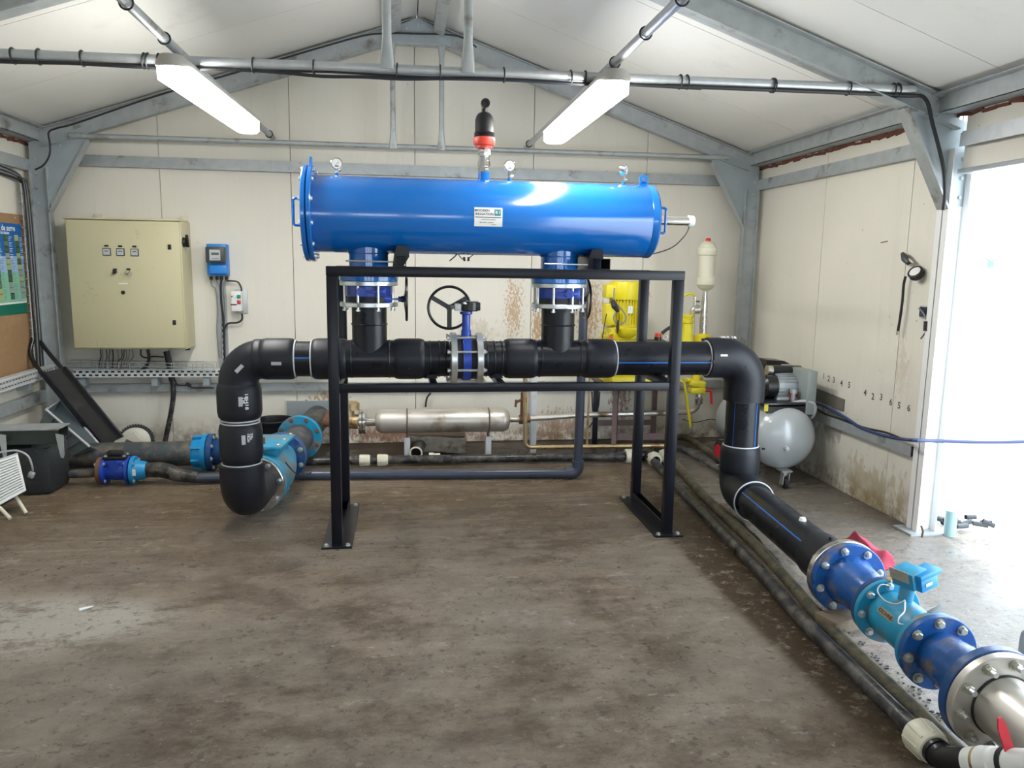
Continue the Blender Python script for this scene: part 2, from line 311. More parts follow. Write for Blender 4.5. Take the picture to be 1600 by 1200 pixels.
def bend(pts, rad, seg=8):
    pts = [Vector(p) for p in pts]; out = [pts[0]]
    for i in range(1, len(pts)-1):
        a, b, c = pts[i-1], pts[i], pts[i+1]; d1 = (a-b).normalized(); d2 = (c-b).normalized()
        ang = d1.angle(d2); 
        if ang > PI-0.02 or ang < 0.05: out.append(b); continue
        t = min(rad/math.tan(ang/2), (a-b).length*.49 if i > 1 else (a-b).length*.98, (c-b).length*.49 if i < len(pts)-2 else (c-b).length*.98); rr = t*math.tan(ang/2)
        ctr = b+(d1+d2).normalized()*(rr/math.sin(ang/2)); A = b+d1*t-ctr; Z = b+d2*t-ctr; tot = A.angle(Z)
        for k in range(seg+1):
            f = k/seg; out.append(ctr+(A*math.sin((1-f)*tot)+Z*math.sin(f*tot))/math.sin(tot))
    out.append(pts[-1]); return out
def smooth_path(pts, n=6):
    pts = [Vector(p) for p in pts]; P = [pts[0]]+pts+[pts[-1]]; out = []
    for i in range(1, len(P)-2):
        for k in range(n):
            t = k/n; a, b, c, d = P[i-1], P[i], P[i+1], P[i+2]
            out.append(0.5*((2*b)+(c-a)*t+(2*a-5*b+4*c-d)*t*t+(3*b-a-3*c+d)*t**3))
    out.append(pts[-1]); return out

ORG = {}
def tag(o, label=None, cat=None, group=None, kind=None):
    if label: o['label'] = label
    if cat: o['category'] = cat
    if group: o['group'] = group
    if kind: o['kind'] = kind
    return o
def mesh_of(name, b, m, org, sharp=35):
    bm = b.bm; bmesh.ops.recalc_face_normals(bm, faces=bm.faces); me = bpy.data.meshes.new(name)
    bm.transform(Matrix.Translation(-Vector(org))); bm.to_mesh(me); bm.free()
    for p in me.polygons: p.use_smooth = True
    me.set_sharp_from_angle(angle=math.radians(sharp)); me.materials.append(m); return me
def thing(name, label, cat, loc, group=None):
    o = bpy.data.objects.new(name, None); C.objects.link(o); o.location = loc; o.empty_display_size = .05; ORG[o.name] = Vector(loc); return tag(o, label, cat, group)
def part(name, b, m, parent, label=None, kind=None):
    org = ORG[parent.name]; o = bpy.data.objects.new(name, mesh_of(name, b, m, org)); C.objects.link(o); o.parent = parent; ORG[o.name] = org
    return tag(o, label, kind=kind)
def solo(name, b, m, label=None, cat=None, group=None, kind=None, org=None):
    if org is None:
        vs = b.bm.verts; org = Vector([(min(v.co[i] for v in vs)+max(v.co[i] for v in vs))/2 for i in range(2)]+[min(v.co.z for v in vs)])
    o = bpy.data.objects.new(name, mesh_of(name, b, m, org)); C.objects.link(o); o.location = org; ORG[o.name] = Vector(org); return tag(o, label, cat, group, kind)
def inst(name, me, M, parent):
    o = bpy.data.objects.new(name, me); C.objects.link(o); o.parent = parent; o.matrix_local = Matrix.Translation(-ORG[parent.name]) @ M; ORG[o.name] = ORG[parent.name]; return o
def rotz_to(axis):
    a, u, v = frame_of(axis); return Matrix((u, v, a)).transposed().to_4x4()
_bolts = {}
def bolt(parent, p, axis, r=0.011, h=0.009, stud=0.0, m=None, name='bolt'):
    """hexagon head at p pointing along axis, with an optional stud reaching back"""
    m = m or zinc; key = (round(r, 4), round(h, 4), round(stud, 4), m.name)
    if key not in _bolts:
        b = B(); b.lathe((0, 0, 0), (0, 0, 1), [(0, 0), (0, r), (h*.85, r), (h, r*.8), (h, 0)], 6); b.lathe((0, 0, -.001), (0, 0, 1), [(0, 0), (0, r*1.3), (.003, r*1.3), (.003, 0)], 12)
        if stud: b.cyl((0, 0, -stud), (0, 0, h+.008), r*.55, n=8); b.lathe((0, 0, -stud), (0, 0, -1), [(0, 0), (0, r), (h, r), (h, 0)], 6)
        _bolts[key] = mesh_of('bolt', b, m, (0, 0, 0))
    return inst(name, _bolts[key], Matrix.Translation(Vector(p)) @ rotz_to(axis), parent)
def bolt_ring(parent, c, axis, R, n, ph=0.0, **k):
    a, u, v = frame_of(axis)
    for i in range(n):
        A = ph+2*PI*i/n; bolt(parent, Vector(c)+(u*math.cos(A)+v*math.sin(A))*R, axis, **k)
def flange(parent, c, axis, R, ri, th, m, n=8, face=1, br=0.012, name='flange', ph=None, bm_=None, stud=0.0, label=None):
    """ring centred at c, thickness th along axis; bolt heads on the side named by face"""
    a = Vector(axis).normalized(); c = Vector(c)
    b = B(); b.lathe(c-a*th/2, a, [(0, ri), (0, R-.003), (.003, R), (th-.003, R), (th, R-.003), (th, ri), (0, ri)], 40)
    f = part(name, b, m, parent, label)
    bolt_ring(f, c+a*face*th/2, a*face, R*0.86, n, ph if ph is not None else PI/n, r=br, h=br*.8, m=bm_, stud=stud)
    return f

def text_bm(s, size, font_flat=True):
    cu = bpy.data.curves.new('t', 'FONT'); cu.body = s; cu.size = size; cu.align_x = 'CENTER'; cu.align_y = 'CENTER'; cu.resolution_u = 2; cu.offset = size*.018
    o = bpy.data.objects.new('t', cu); C.objects.link(o); dg = bpy.context.evaluated_depsgraph_get(); me = bpy.data.meshes.new_from_object(o.evaluated_get(dg))
    bpy.data.objects.remove(o); bpy.data.curves.remove(cu); return me
def text(name, s, size, m, parent, o, ux, uy, off=0.0015, cyl=None, bold=0.0):
    """flat lettering at point o with axes ux, uy; cyl=(centre, axis, radius) wraps it on a pipe"""
    me = text_bm(s, size); o = Vector(o); ux = Vector(ux).normalized(); uy = Vector(uy).normalized(); nn = ux.cross(uy)
    b = B(); b.bm.from_mesh(me); bpy.data.meshes.remove(me)
    if cyl: bmesh.ops.subdivide_edges(b.bm, edges=[e for e in b.bm.edges if e.calc_length() > size*.3], cuts=1)
    for v in b.bm.verts:
        p = o+ux*v.co.x+uy*v.co.y+nn*off
        if cyl:
            c, ax, r = Vector(cyl[0]), Vector(cyl[1]).normalized(), cyl[2]; q = p-c; t = q.dot(ax); q = q-ax*t; p = c+ax*t+q.normalized()*(r+off)
        v.co = p
    return part(name, b, m, parent)
def patch(o, ux, uy, w, h, off=0.001, cyl=None, nseg=6, th=0.0006):
    """thin printed label or painted mark, wrapped on a pipe when cyl is given"""
    o = Vector(o); ux = Vector(ux).normalized(); uy = Vector(uy).normalized(); nn = ux.cross(uy); b = B(); g = []
    for k in (off, off+th):
        rows = []
        for i in range(nseg+1):
            row = []
            for j in range(nseg+1):
                p = o+ux*w*(i/nseg-.5)+uy*h*(j/nseg-.5)+nn*k
                if cyl:
                    c, ax, r = Vector(cyl[0]), Vector(cyl[1]).normalized(), cyl[2]; q = p-c; t = q.dot(ax); q = q-ax*t; p = c+ax*t+q.normalized()*(r+k)
                row.append(b.bm.verts.new(p))
            rows.append(row)
        for i in range(nseg):
            for j in range(nseg): b.bm.faces.new((rows[i][j], rows[i+1][j], rows[i+1][j+1], rows[i][j+1]))
        g.append(rows)
    A, Z = g
    edge = [(i, 0) for i in range(nseg)]+[(nseg, j) for j in range(nseg)]+[(nseg-i, nseg) for i in range(nseg)]+[(0, nseg-j) for j in range(nseg)]
    for k in range(len(edge)):
        i, j = edge[k]; p, q = edge[(k+1) % len(edge)]; b.bm.faces.new((A[i][j], A[p][q], Z[p][q], Z[i][j]))
    return b

# ============================================================ THE SETTING
XL, XR, YB, YF = -2.92, 3.17, 6.85, -2.2
RX, RZ, SL = 0.125, 3.58, 0.335
def roof(x): return RZ-SL*abs(x-RX)
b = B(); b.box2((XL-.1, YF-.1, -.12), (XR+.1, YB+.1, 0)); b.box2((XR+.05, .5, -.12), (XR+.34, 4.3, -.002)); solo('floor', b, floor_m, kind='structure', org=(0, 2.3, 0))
b = B(); b.box2((-30, -30, -.2), (40, 40, -.125)); b.box2((XR+.34, -14, -.125), (24, 20, -.012)); solo('ground', b, ground, 'pale dusty ground outside the open doorway', 'ground', kind='structure', org=(8, 2, -.012))

wb = B(); wb.prism([(XL-.1, YB+.075, -.1), (XR+.1, YB+.075, -.1), (XR+.1, YB+.075, roof(XR+.1)+.05), (RX, YB+.075, RZ+.05), (XL-.1, YB+.075, roof(XL-.1)+.05)], (0, .03, 0))
wall_back = solo('wall_back', wb, galv, kind='structure', org=(0, YB, 0))
js = [XL, -1.980, -.932, .104, 1.136, 2.164, XR]
for x0, x1 in zip(js, js[1:]):
    x0 += .0025; x1 -= .0025; top = [(x1, YB, roof(x1)-.005), (x0, YB, roof(x0)-.005)]
    if x0 < RX < x1: top.insert(1, (RX, YB, RZ-.005))
    part('wall_panel', B().prism([(x0, YB, .005), (x1, YB, .005)]+top, (0, .07, 0)), wall_b, wall_back)
def sheet_wall(name, x, s, spans, mt):
    """side wall of vertical sandwich panels; spans are (y0, y1, z0, z1)"""
    b = B(); b.box2((x+s*.072, YF, -.1), (x+s*.10, YB+.1, -.02))
    for y0, y1, z0, z1 in spans: b.box2((x+s*.072, y0, z0-.004 if z0 > .1 else -.1), (x+s*.10, y1, z1))
    w = solo(name, b, galv, kind='structure', org=(x, 2.5, 0))
    for y0, y1, z0, z1 in spans:
        ks = [y0]+[k for k in [6.6-1.022*i for i in range(9, -1, -1)] if y0+.1 < k < y1-.1]+[y1]
        for a, c in zip(ks, ks[1:]): part('wall_panel', B().box2((x, a+.0025, z0+.003), (x+s*.07, c-.0025, z1-.003)), mt, w)
    return w
wall_right = sheet_wall('wall_right', XR, 1, [(4.255, YB, 0, 2.55), (.6, 4.13, 2.18, 2.55), (YF, .6, 0, 2.55)], wall_s)
wall_left = sheet_wall('wall_left', XL, -1, [(YF, YB, 0, 2.55)], wall_s)
b = B(); WZ0, WZ1 = 1.25, 1.95                                                   # unseen front wall; three windows added for the thin highlight on the vessel
b.box2((XL, YF-.08, 0), (XR, YF, WZ0)); b.prism([(XL, YF, WZ1), (XR, YF, WZ1), (XR, YF, roof(XR)), (RX, YF, RZ), (XL, YF, roof(XL))], (0, -.08, 0))
for x0, x1 in ((XL, -1.9), (-.8, -.3), (.8, 1.3), (2.4, XR)): b.box2((x0, YF-.08, WZ0), (x1, YF, WZ1))
solo('wall_front', b, wall_s, kind='structure', org=(0, YF, 0))
for s, nm in ((-1, 'ceiling_left'), (1, 'ceiling_right')):
    xe = XL-.1 if s < 0 else XR+.1
    b = B(); b.prism([(RX, YF-.1, RZ+.09), (xe, YF-.1, roof(xe)+.09), (xe, YF-.1, roof(xe)+.11), (RX, YF-.1, RZ+.11)], (0, YB-YF+.25, 0))
    cl = solo(nm, b, galv, kind='structure', org=(RX+s*1.5, 2.5, roof(RX+s*1.5)))
    ks = [YF-.1]+[4.7+1.0*i for i in range(-6, 2)]+[YB+.1]
    for a, c in zip(ks, ks[1:]): part('ceiling_panel', B().prism([(RX+s*.004, a+.003, RZ), (xe, a+.003, roof(xe)), (xe, a+.003, roof(xe)+.08), (RX+s*.004, a+.003, RZ+.08)], (0, c-a-.006, 0)), ceil_m, cl)

# rails on the walls
def rail(name, par, p0, p1, w, h, up=(0, 0, 1), m=galv):
    return part(name, B().beam(p0, p1, w, h, up, .004), m, par)
def crail(par, p0, p1, h, depth, nrm):
    """C-section rail: web on the wall with two lips"""
    p0 = Vector(p0); p1 = Vector(p1); n = Vector(nrm); b = B(); z = Vector((0, 0, 1))
    b.beam(p0+n*depth, p1+n*depth, .004 if abs(n.x) else h, h if abs(n.x) else .004) if False else None
    d = (p1-p0).normalized()
    for c, sz in ((n*depth, (0, h)), (n*depth/2+z*h/2, (depth, .004)), (n*depth/2-z*h/2, (depth, .004)), (n*.004, (0, h))):
        m0 = (p0+p1)/2+c; L = (p1-p0).length
        dim = [abs(d.x)*L, abs(d.y)*L, 0]
        if sz[0] == 0: ex = [abs(n.x)*.004, abs(n.y)*.004, h]
        else: ex = [abs(n.x)*depth, abs(n.y)*depth, .004]
        b.box(m0, [dim[i]+ex[i] for i in range(3)])
    return part('wall_rail', b, galv, par)
crail(wall_back, (-2.62, YB, 2.385), (2.98, YB, 2.385), .085, .05, (0, -1, 0))
crail(wall_back, (-2.66, YB, .525), (2.98, YB, .525), .062, .05, (0, -1, 0))
crail(wall_right, (XR, 4.28, 2.335), (XR, 6.80, 2.335), .085, .05, (-1, 0, 0))
crail(wall_right, (XR, 4.28, .49), (XR, 6.80, .49), .065, .04, (-1, 0, 0))
crail(wall_left, (XL, -1.5, 2.315), (XL, 6.80, 2.315), .085, .05, (1, 0, 0))
crail(wall_left, (XL, -1.5, .50), (XL, 6.80, .50), .085, .05, (1, 0, 0))
for par, x, s, y1 in ((wall_right, XR, -1, 6.80), (wall_left, XL, 1, 6.80)):
    b = B(); z1 = roof(x+s*.13)-.006
    b.box2((x+s*.13, -1.8, z1-.10), (x+s*.125, y1, z1)); b.box2((x+s*.002, -1.8, z1-.10), (x+s*.13, y1, z1-.095)); b.box2((x+s*.10, -1.8, z1-.004), (x+s*.19, y1, z1))
    part('eave_beam', b, galv, par)
    b = B(); random.seed(3)
    for k in range(60):
        y = 1.5+k*.09 if s > 0 else 1.2+k*.095
        b.box((x+s*.008, y, z1-.112+random.uniform(-.006, .004)), (.012, .10, random.uniform(.014, .034)), Matrix.Rotation(random.uniform(-.15, .15), 3, 'X'))
    part('sealing_foam', b, foam, par)
    b = B()
    for k in range(26): b.box((x+s*.012, YB-.012, (.02 if s < 0 else 2.1)+k*(.055 if s < 0 else .018)+random.uniform(-.01, .01)), (random.uniform(.01, .03), .02, .07), Matrix.Rotation(random.uniform(-.3, .3), 3, 'Y'))
    part('sealing_foam', b, foam, par)
# rails and trims at the doorway
b = B(); b.box2((XR-.045, .6, 2.345), (XR, 4.10, 2.385)); b.box2((XR-.055, .6, 2.375), (XR-.05, 4.10, 2.30)); part('wall_rail', b, galv_l, wall_right)
part('door_header_trim', B().box2((XR-.03, .6, 2.155), (XR+.075, 4.13, 2.182), bev=.003), galv_l, wall_right)
part('door_edge_trim', B().box2((XR-.012, 4.21, 0), (XR+.075, 4.262, 2.2), bev=.003), white_paint_and_glare, wall_right)

# portal frames: column, haunch gusset, rafter, tie tube, hanger tubes
def i_beam(p0, p1, w, h, up):
    """w = flange width, h = depth measured along up"""
    p0 = Vector(p0); p1 = Vector(p1); b = B(); up = Vector(up); d = (p1-p0).normalized(); side = d.cross(up).normalized(); up = side.cross(d).normalized()
    for k in (-1, 1): b.beam(p0+up*k*h/2, p1+up*k*h/2, w, .007, up) if False else b.prism([p0+up*k*h/2+side*w/2, p0+up*k*h/2-side*w/2, p0+up*(k*h/2-k*.007)-side*w/2, p0+up*(k*h/2-k*.007)+side*w/2], p1-p0)
    b.prism([p0+up*h/2+side*.003, p0+up*h/2-side*.003, p0-up*h/2-side*.003, p0-up*h/2+side*.003], p1-p0); return b
def portal(Y, label, ties, wy, dxr=0.0, cm=None):
    t = thing('portal_frame', label, 'steel frame', (RX, Y, 0))
    hh = .15
    for s in (-1, 1):
        xc = XR-.115+dxr if s > 0 else XL+.115                                     # column axis
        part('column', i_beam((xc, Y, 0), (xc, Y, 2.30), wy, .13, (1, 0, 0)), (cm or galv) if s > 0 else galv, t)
        part('base_plate', B().box2((xc-.13, Y-.09, 0), (xc+.12, Y+.09, .012)), galv, t)
        xe = xc-s*.02; rt = roof(xe)-.01
        x2 = RX+s*.02
        dz = hh/2/math.cos(math.atan(SL))
        part('rafter', i_beam((xe, Y, rt-dz), (x2, Y, roof(x2)-.012-dz), wy, hh-.012, (0, 0, 1)), galv, t)
        b = B(); xi = xc-s*.40                                                    # haunch
        prof = [(xc-s*.065, Y-.006, 1.98), (xc+s*.065, Y-.006, 1.98), (xc+s*.065, Y-.006, roof(xc+s*.065)-.09), (xi+s*.0, Y-.006, roof(xi)-.10), (xi+s*.03, Y-.006, 2.50)]
        b.prism(prof, (0, .012, 0)); g = part('haunch_gusset', b, gussetm, t)
        part('haunch_flange', B().beam((xc-s*.068, Y, 1.95), (xi+s*.02, Y, 2.51), wy, .008, (0, 1, 0)) if False else B().prism([(xc-s*.066, Y-wy/2, 1.96), (xi+s*.022, Y-wy/2, 2.51), (xi+s*.034, Y-wy/2, 2.51), (xc-s*.054, Y-wy/2, 1.96)], (0, wy, 0)), galv, t)
        for k, (dx, zz) in enumerate([(.03, 2.03), (.03, 2.14), (.03, 2.25), (.03, 2.36), (-.06, 2.42), (-.16, 2.47)]):
            bolt(g, (xc+s*dx, Y-.007, zz), (0, -1, 0), r=.011, h=.009, m=galv)
    b = B(); b.prism([(RX-.27, Y-.05, roof(RX-.27)-.15), (RX-.27, Y-.05, roof(RX-.27)-.05), (RX, Y-.05, RZ-.03), (RX+.27, Y-.05, roof(RX+.27)-.05), (RX+.27, Y-.05, roof(RX+.27)-.15), (RX+.2, Y-.05, 3.36), (RX-.2, Y-.05, 3.36)], (0, .012, 0))
    g = part('ridge_gusset', b, gussetm, t)
    for dx, dz in ((-.16, 3.43), (.16, 3.43), (-.09, 3.47), (.09, 3.47), (-.04, 3.40), (.04, 3.40), (0, 3.50)): bolt(g, (RX+dx, Y-.051, dz), (0, -1, 0), r=.011, h=.009, m=galv)
    part('ridge_angle', B().box2((RX-.21, Y-.06, 3.345), (RX+.21, Y+.02, 3.36)), galv, t)
    ties(t, Y); return t
def flat_tube(p0, p1, r):
    """round tube with flattened bolted ends"""
    p0 = Vector(p0); p1 = Vector(p1); d = p1-p0; L = d.length; b = B(); rows = []; a, u, v = frame_of(d); u = Vector((1, 0, 0)); v = a.cross(u)
    for t in (0, .03, .10, .16, 1-.16/L*1, 1-.10/L, 1-.03/L, 1):
        pass
    for t, fu, fv in ((0, 1.45, .25), (.05, 1.45, .25), (.15, 1, 1), (L-.15, 1, 1), (L-.05, 1.45, .25), (L, 1.45, .25)):
        rows.append([b.bm.verts.new(p0+a*t+u*r*fu*math.cos(2*PI*q/16)+v*r*fv*math.sin(2*PI*q/16)) for q in range(16)])
    for P, Q in zip(rows, rows[1:]):
        for q in range(16): b.bm.faces.new((P[q], P[(q+1) % 16], Q[(q+1) % 16], Q[q]))
    b.bm.faces.new(rows[0]); b.bm.faces.new(rows[-1]); return b
def rear_ties(t, Y):
    part('tie_tube', B().tube([(-2.56, Y-.02, 2.545), (2.82, Y-.02, 2.558)], .021, 14), galv, t)
    for x in (-.075, .32): part('hanger_tube', flat_tube((x, Y-.045, 2.53), (x, Y-.045, 3.40), .021), galv, t)
def front_ties(t, Y):
    part('tie_tube', B().tube([(XL+.3, Y-.02, 2.555), (2.86, Y-.02, 2.612)], .026, 16), galv_l, t)
    for x in (-.075, .336): part('hanger_tube', flat_tube((x, Y-.06, 2.575), (x, Y-.06, 3.44), .023), galv, t)
portal(6.63, 'grey steel portal frame standing against the back wall', rear_ties, .075)
portal(4.20, 'grey steel portal frame nearer the camera with cable-wrapped tie tube across the room', front_ties, .10, .135, white_paint_and_glare)  # right column coloured white for the daylight glare on its galvanised steel
# ridge purlins and the two lengthwise rails that carry the lamps
for x in (-.045, .295):
    s = -1 if x < RX else 1
    b = B().prism([(x-.04, -1.9, roof(x-.04)-.02), (x+.04, -1.9, roof(x+.04)-.02), (x+.04, -1.9, roof(x+.04)-.10), (x-.04, -1.9, roof(x-.04)-.10)], (0, 8.5, 0))
    solo('ridge_purlin', b, galv, 'galvanised purlin under the %s side of the roof ridge' % ('left' if s < 0 else 'right'), 'purlin')
for s, x0, x1 in ((-1, -1.03, -1.09), (1, 1.03, 1.06)):
    b = B(); b.tube([(x0, 6.60, 2.585), (x1, 4.19, 2.615), (x1+s*.015*0, .5, 2.62)], .022, 14)
    t = thing('lamp_rail', 'round galvanised rail running lengthwise above the %s lamp' % ('left' if s < 0 else 'right'), 'rail', (x1, 4.2, 2.6))
    part('tube', b, galv_l if s > 0 else galv, t)
    for y in (4.42, 3.95, 3.45, 3.0, 6.45): part('cable_tie', B().torus((x1+(x0-x1)*(y-4.19)/2.41 if y > 4.19 else x1, y, 2.615 if y < 4.5 else 2.588), (0, 1, 0), .027, .004, 18, 6), cable, t)
# lamps
def lamp(x0, y0, x1, y1, label):
    t = thing('ceiling_lamp', label, 'lamp', ((x0+x1)/2, (y0+y1)/2, 2.46), 'long fluorescent lamps under the rails')
    p0 = Vector((x0, y0, 2.49)); p1 = Vector((x1, y1, 2.49)); d = (p1-p0).normalized(); sd = Vector((d.y, -d.x, 0))
    def tray(w, zt, zb, m, nm, w2, inset=0.0):
        b = B(); rows = []
        for z, ww in ((zt, w2), ((zt+zb)/2, w), (zb+.01, w), (zb, w-.02)):
            ring = []; r = ww
            for k in range(12): A = -PI/2+PI*k/11; ring.append(p1-d*(inset+r)+d*r*math.cos(A)+sd*r*math.sin(A)+Vector((0, 0, z-2.49)))
            for k in range(12): A = PI/2+PI*k/11; ring.append(p0+d*(inset+r)+d*r*math.cos(A)+sd*r*math.sin(A)+Vector((0, 0, z-2.49)))
            rows.append([b.bm.verts.new(v) for v in ring])
        for P, Q in zip(rows, rows[1:]):
            for q in range(24): b.bm.faces.new((P[q], P[(q+1) % 24], Q[(q+1) % 24], Q[q]))
        b.bm.faces.new(rows[0]); b.bm.faces.new(rows[-1]); return part(nm, b, m, t)
    tray(.085, 2.56, 2.505, lamp_body, 'housing', .055); tray(.078, 2.506, 2.445, lampm, 'diffuser', .078, .008)
lamp(-1.085, 3.98, -1.015, 5.56, 'lit long fluorescent lamp, the left one of the two'); lamp(1.045, 3.83, 1.045, 5.50, 'lit long fluorescent lamp, the right one of the two')

# cables on the front tie tube
t = thing('tie_cable_bundle', 'black cables strapped under the tube that crosses the room', 'cables', (0, 4.16, 2.5))
def tz(x): return 2.555+(x+2.62)*(.057/5.48)
pts = [(x, 4.165, tz(x)-.036-(.012 if -.5 < x < .1 else 0)-.003*math.sin(x*9)) for x in [-2.6+.2*i for i in range(22)]]
part('cable', B().tube(smooth_path(pts, 3), .0085, 8), cable, t)
part('cable', B().tube(smooth_path([(x, 4.17, tz(x)-.030-.004*math.sin(x*7+1)) for x in [-2.6+.25*i for i in range(21)]], 3), .006, 8), cable, t)
part('cable', B().tube(smooth_path([(1.4, 4.165, tz(1.4)-.032), (2.2, 4.165, tz(2.2)-.032), (2.78, 4.165, tz(2.7)-.034), (2.90, 4.135, 2.56), (2.96, 4.13, 2.42), (3.04, 4.12, 2.2), (3.07, 4.12, 2.05), (3.07, 4.12, 1.95)], 5), .011, 8), cable, t)
for px in (20, 60, 128, 224, 230, 248, 395, 490, 620, 688, 788, 893, 915, 963, 1065, 1076, 1210, 1213, 1330, 1400, 1408):
    x = W(px, 110, y=4.16).x; part('cable_tie', B().torus((x, 4.178, tz(x)-.006), (1, 0, .08*math.sin(px)), .036, .0045, 20, 6), cable, t)
# cable along the rear rafters
def rp(x, d=0): return (x, 6.55, roof(x)-.03-d)
solo('rafter_cable', B().tube(smooth_path([W(55, 265, y=6.55), W(68, 258, y=6.55), W(77, 243, y=6.55), W(78, 225, y=6.55), W(76, 207, y=6.55), W(90, 200, y=6.55), W(120, 192, y=6.55), rp(-1.9, .02), rp(-1.2, .02), rp(-.4, .02), rp(-.15, .05), (.125, 6.55, 3.42), rp(.45, .02), rp(.6, .05)], 5), .007, 8), cable, 'thin black cable following the back left rafter up to the ridge', 'cable')

# ============================================================ THE BLUE FILTER ON ITS BLACK STAND
YM = 4.62; TZ = 1.875; TR = .217
t = thing('pipe_stand', 'black steel box-section stand carrying the blue filter and the black header pipe', 'stand', (.6, YM, 0))
XA, XB, Y0, Y1 = -.383, 1.573, 4.30, 4.94
for x in (XA, XB):
    for y in (Y0, Y1): part('leg', B().box2((x-.029, y-.029, .012), (x+.029, y+.029, 1.528), bev=.004), black_paint, t)
    part('side_rail', B().box2((x-.025, Y0+.029, 1.53), (x+.025, Y1-.029, 1.58), bev=.004), black_paint, t)
    part('side_rail', B().box2((x-.025, Y0+.029, .888), (x+.025, Y1-.029, .935), bev=.004), black_paint, t)
    b = B(); b.box2((x-.085, Y0-.06, 0), (x+.085, Y1+.10, .010)); b.box2((x-.03, Y0-.03, .010), (x+.03, Y1+.03, .018))
    b.prism([(x-.028, Y0+.03, .012), (x-.022, Y0+.03, .012), (x-.022, Y0+.03, .075), (x-.028, Y0+.03, .075)], (0, Y1-Y0-.06, 0)); b.prism([(x+.022, Y0+.03, .012), (x+.028, Y0+.03, .012), (x+.028, Y0+.03, .075), (x+.022, Y0+.03, .075)], (0, Y1-Y0-.06, 0))
    f = part('foot_plate', b, black_paint, t)
    for dx in (-.06, .06):
        for y in (Y0-.03, Y1+.07): bolt(f, (x+dx, y, .010), (0, 0, 1), r=.012, h=.012)
for y in (Y0, Y1):
    part('top_rail', B().box2((XA-.030, y-.03, 1.528), (XB+.030, y+.03, 1.582), bev=.004), black_paint, t)
    part('middle_rail', B().box2((XA+.029, y-.024, .888), (XB-.029, y+.024, .935), bev=.004), black_paint, t)
def open_box(x0, x1, z0, z1, ya, yb, w=.004):
    b = B()
    for a, c in (((x0, z0), (x1, z0+w)), ((x0, z1-w), (x1, z1)), ((x0, z0), (x0+w, z1)), ((x1-w, z0), (x1, z1))): b.box2((a[0], ya, a[1]), (c[0], yb, c[1]))
    return b
for x0 in (-.042, 1.103): part('cross_tube', open_box(x0, x0+.058, 1.584, 1.645, Y0-.02, Y1+.03), black_paint, t)
for x in (.17, .565):
    part('cross_tube', B().box2((x-.02, Y0+.024, .888), (x+.02, Y1-.024, .925), bev=.003), black_paint, t)
    part('saddle', B().prism([(x-.05, YM-.06, .925), (x+.03, YM-.06, .925), (x+.01, YM-.06, .965), (x-.02, YM-.06, .965)], (0, .12, 0)), black_paint, t)
# clamping straps round the nozzles
for x, xr in ((-.2, .0), (.935, 1.13)):
    part('strap_rod', B().tube(bend([(xr+.02, YM-.16, 1.608), (x-.12, YM-.16, 1.612)], .01), .0045, 8), zinc, t)
    part('strap_block', B().prism([(xr-.06, YM-.17, 1.584), (xr+.0, YM-.17, 1.584), (xr+.035, YM-.17, 1.64), (xr+.03, YM-.17, 1.70), (xr-.035, YM-.17, 1.70), (xr-.05, YM-.17, 1.655)], (0, .34, 0)), black_paint, t)
f = bpy.data.objects['pipe_stand']

# filter vessel
t = thing('filter_vessel', 'long horizontal glossy blue filter vessel lying on top of the black stand', 'filter tank', (.48, YM, TZ-TR))
b = B(); b.lathe((-.50, YM, TZ), (1, 0, 0), [(0, TR), (1.94, TR), (1.945, TR-.003), (1.955, TR+.002), (1.985, TR+.002), (1.990, TR-.004), (1.998, TR-.012), (1.998, 0)], 72); part('shell', b, blue_tank, t)
def disc_flange(x, th, R): return B().lathe((x, YM, TZ), (1, 0, 0), [(0, 0), (0, R-.006), (.005, R), (th-.005, R), (th, R-.006), (th, TR-.01)], 64)
fl = part('end_flange', disc_flange(-.522, .026, .272), blue_tank, t); cv = part('end_cover', disc_flange(-.552, .026, .272), blue_tank, t)
for i in range(12):
    A = 2*PI*i/12+.25
    bolt(fl, (-.496, YM+.247*math.cos(A), TZ+.247*math.sin(A)), (1, 0, 0), r=.012, h=.010); bolt(cv, (-.552, YM+.247*math.cos(A), TZ+.247*math.sin(A)), (-1, 0, 0), r=.012, h=.012)
def handle(x, s): return B().tube(bend([(x, YM-.12, TZ+.075), (x+s*.052, YM-.12, TZ+.075), (x+s*.052, YM-.12, TZ-.072), (x, YM-.12, TZ-.072)], .014), .0075, 10)
part('handle', handle(-.552, -1), blue_tank, t); h = part('handle', handle(1.498, 1), blue_tank, t)
for z in (.075, -.072): bolt(h, (1.50, YM-.12, TZ+z), (1, 0, 0), r=.012, h=.016)
def lug(x, z0, z1, w=.03, R=None):
    b = B(); b.prism([(x, YM-w, z0), (x, YM+w, z0), (x, YM+w*.6, z1-.012), (x, YM+w*.2, z1), (x, YM-w*.2, z1), (x, YM-w*.6, z1-.012)], (.014, 0, 0)); return b
part('lifting_lug', lug(-.522, TZ+.265, 2.192), blue_tank, t)
b = B(); b.lathe((1.437, YM-.02, 2.125), (0, 1, 0), [(0, .012), (0, .026), (.012, .026), (.012, .012), (0, .012)], 20); b.box2((1.413, YM-.02, 2.075), (1.461, YM-.008, 2.105)); part('lifting_lug', b, blue_tank, t)
for x in (-.2, .935):
    part('nozzle', B().lathe((x, YM, 1.53), (0, 0, 1), [(0, .105), (0, .113), (.26, .113)], 40), blue_tank, t)
    part('weld_seam', B().torus((x, YM, 1.655), (0, 0, 1), .114, .004, 36, 6), blue_tank, t)
    g = part('nozzle_flange', B().lathe((x, YM, 1.498), (0, 0, 1), [(0, .1), (0, .168), (.003, .171), (.025, .171), (.028, .168), (.028, .1)], 48), blue_tank, t)
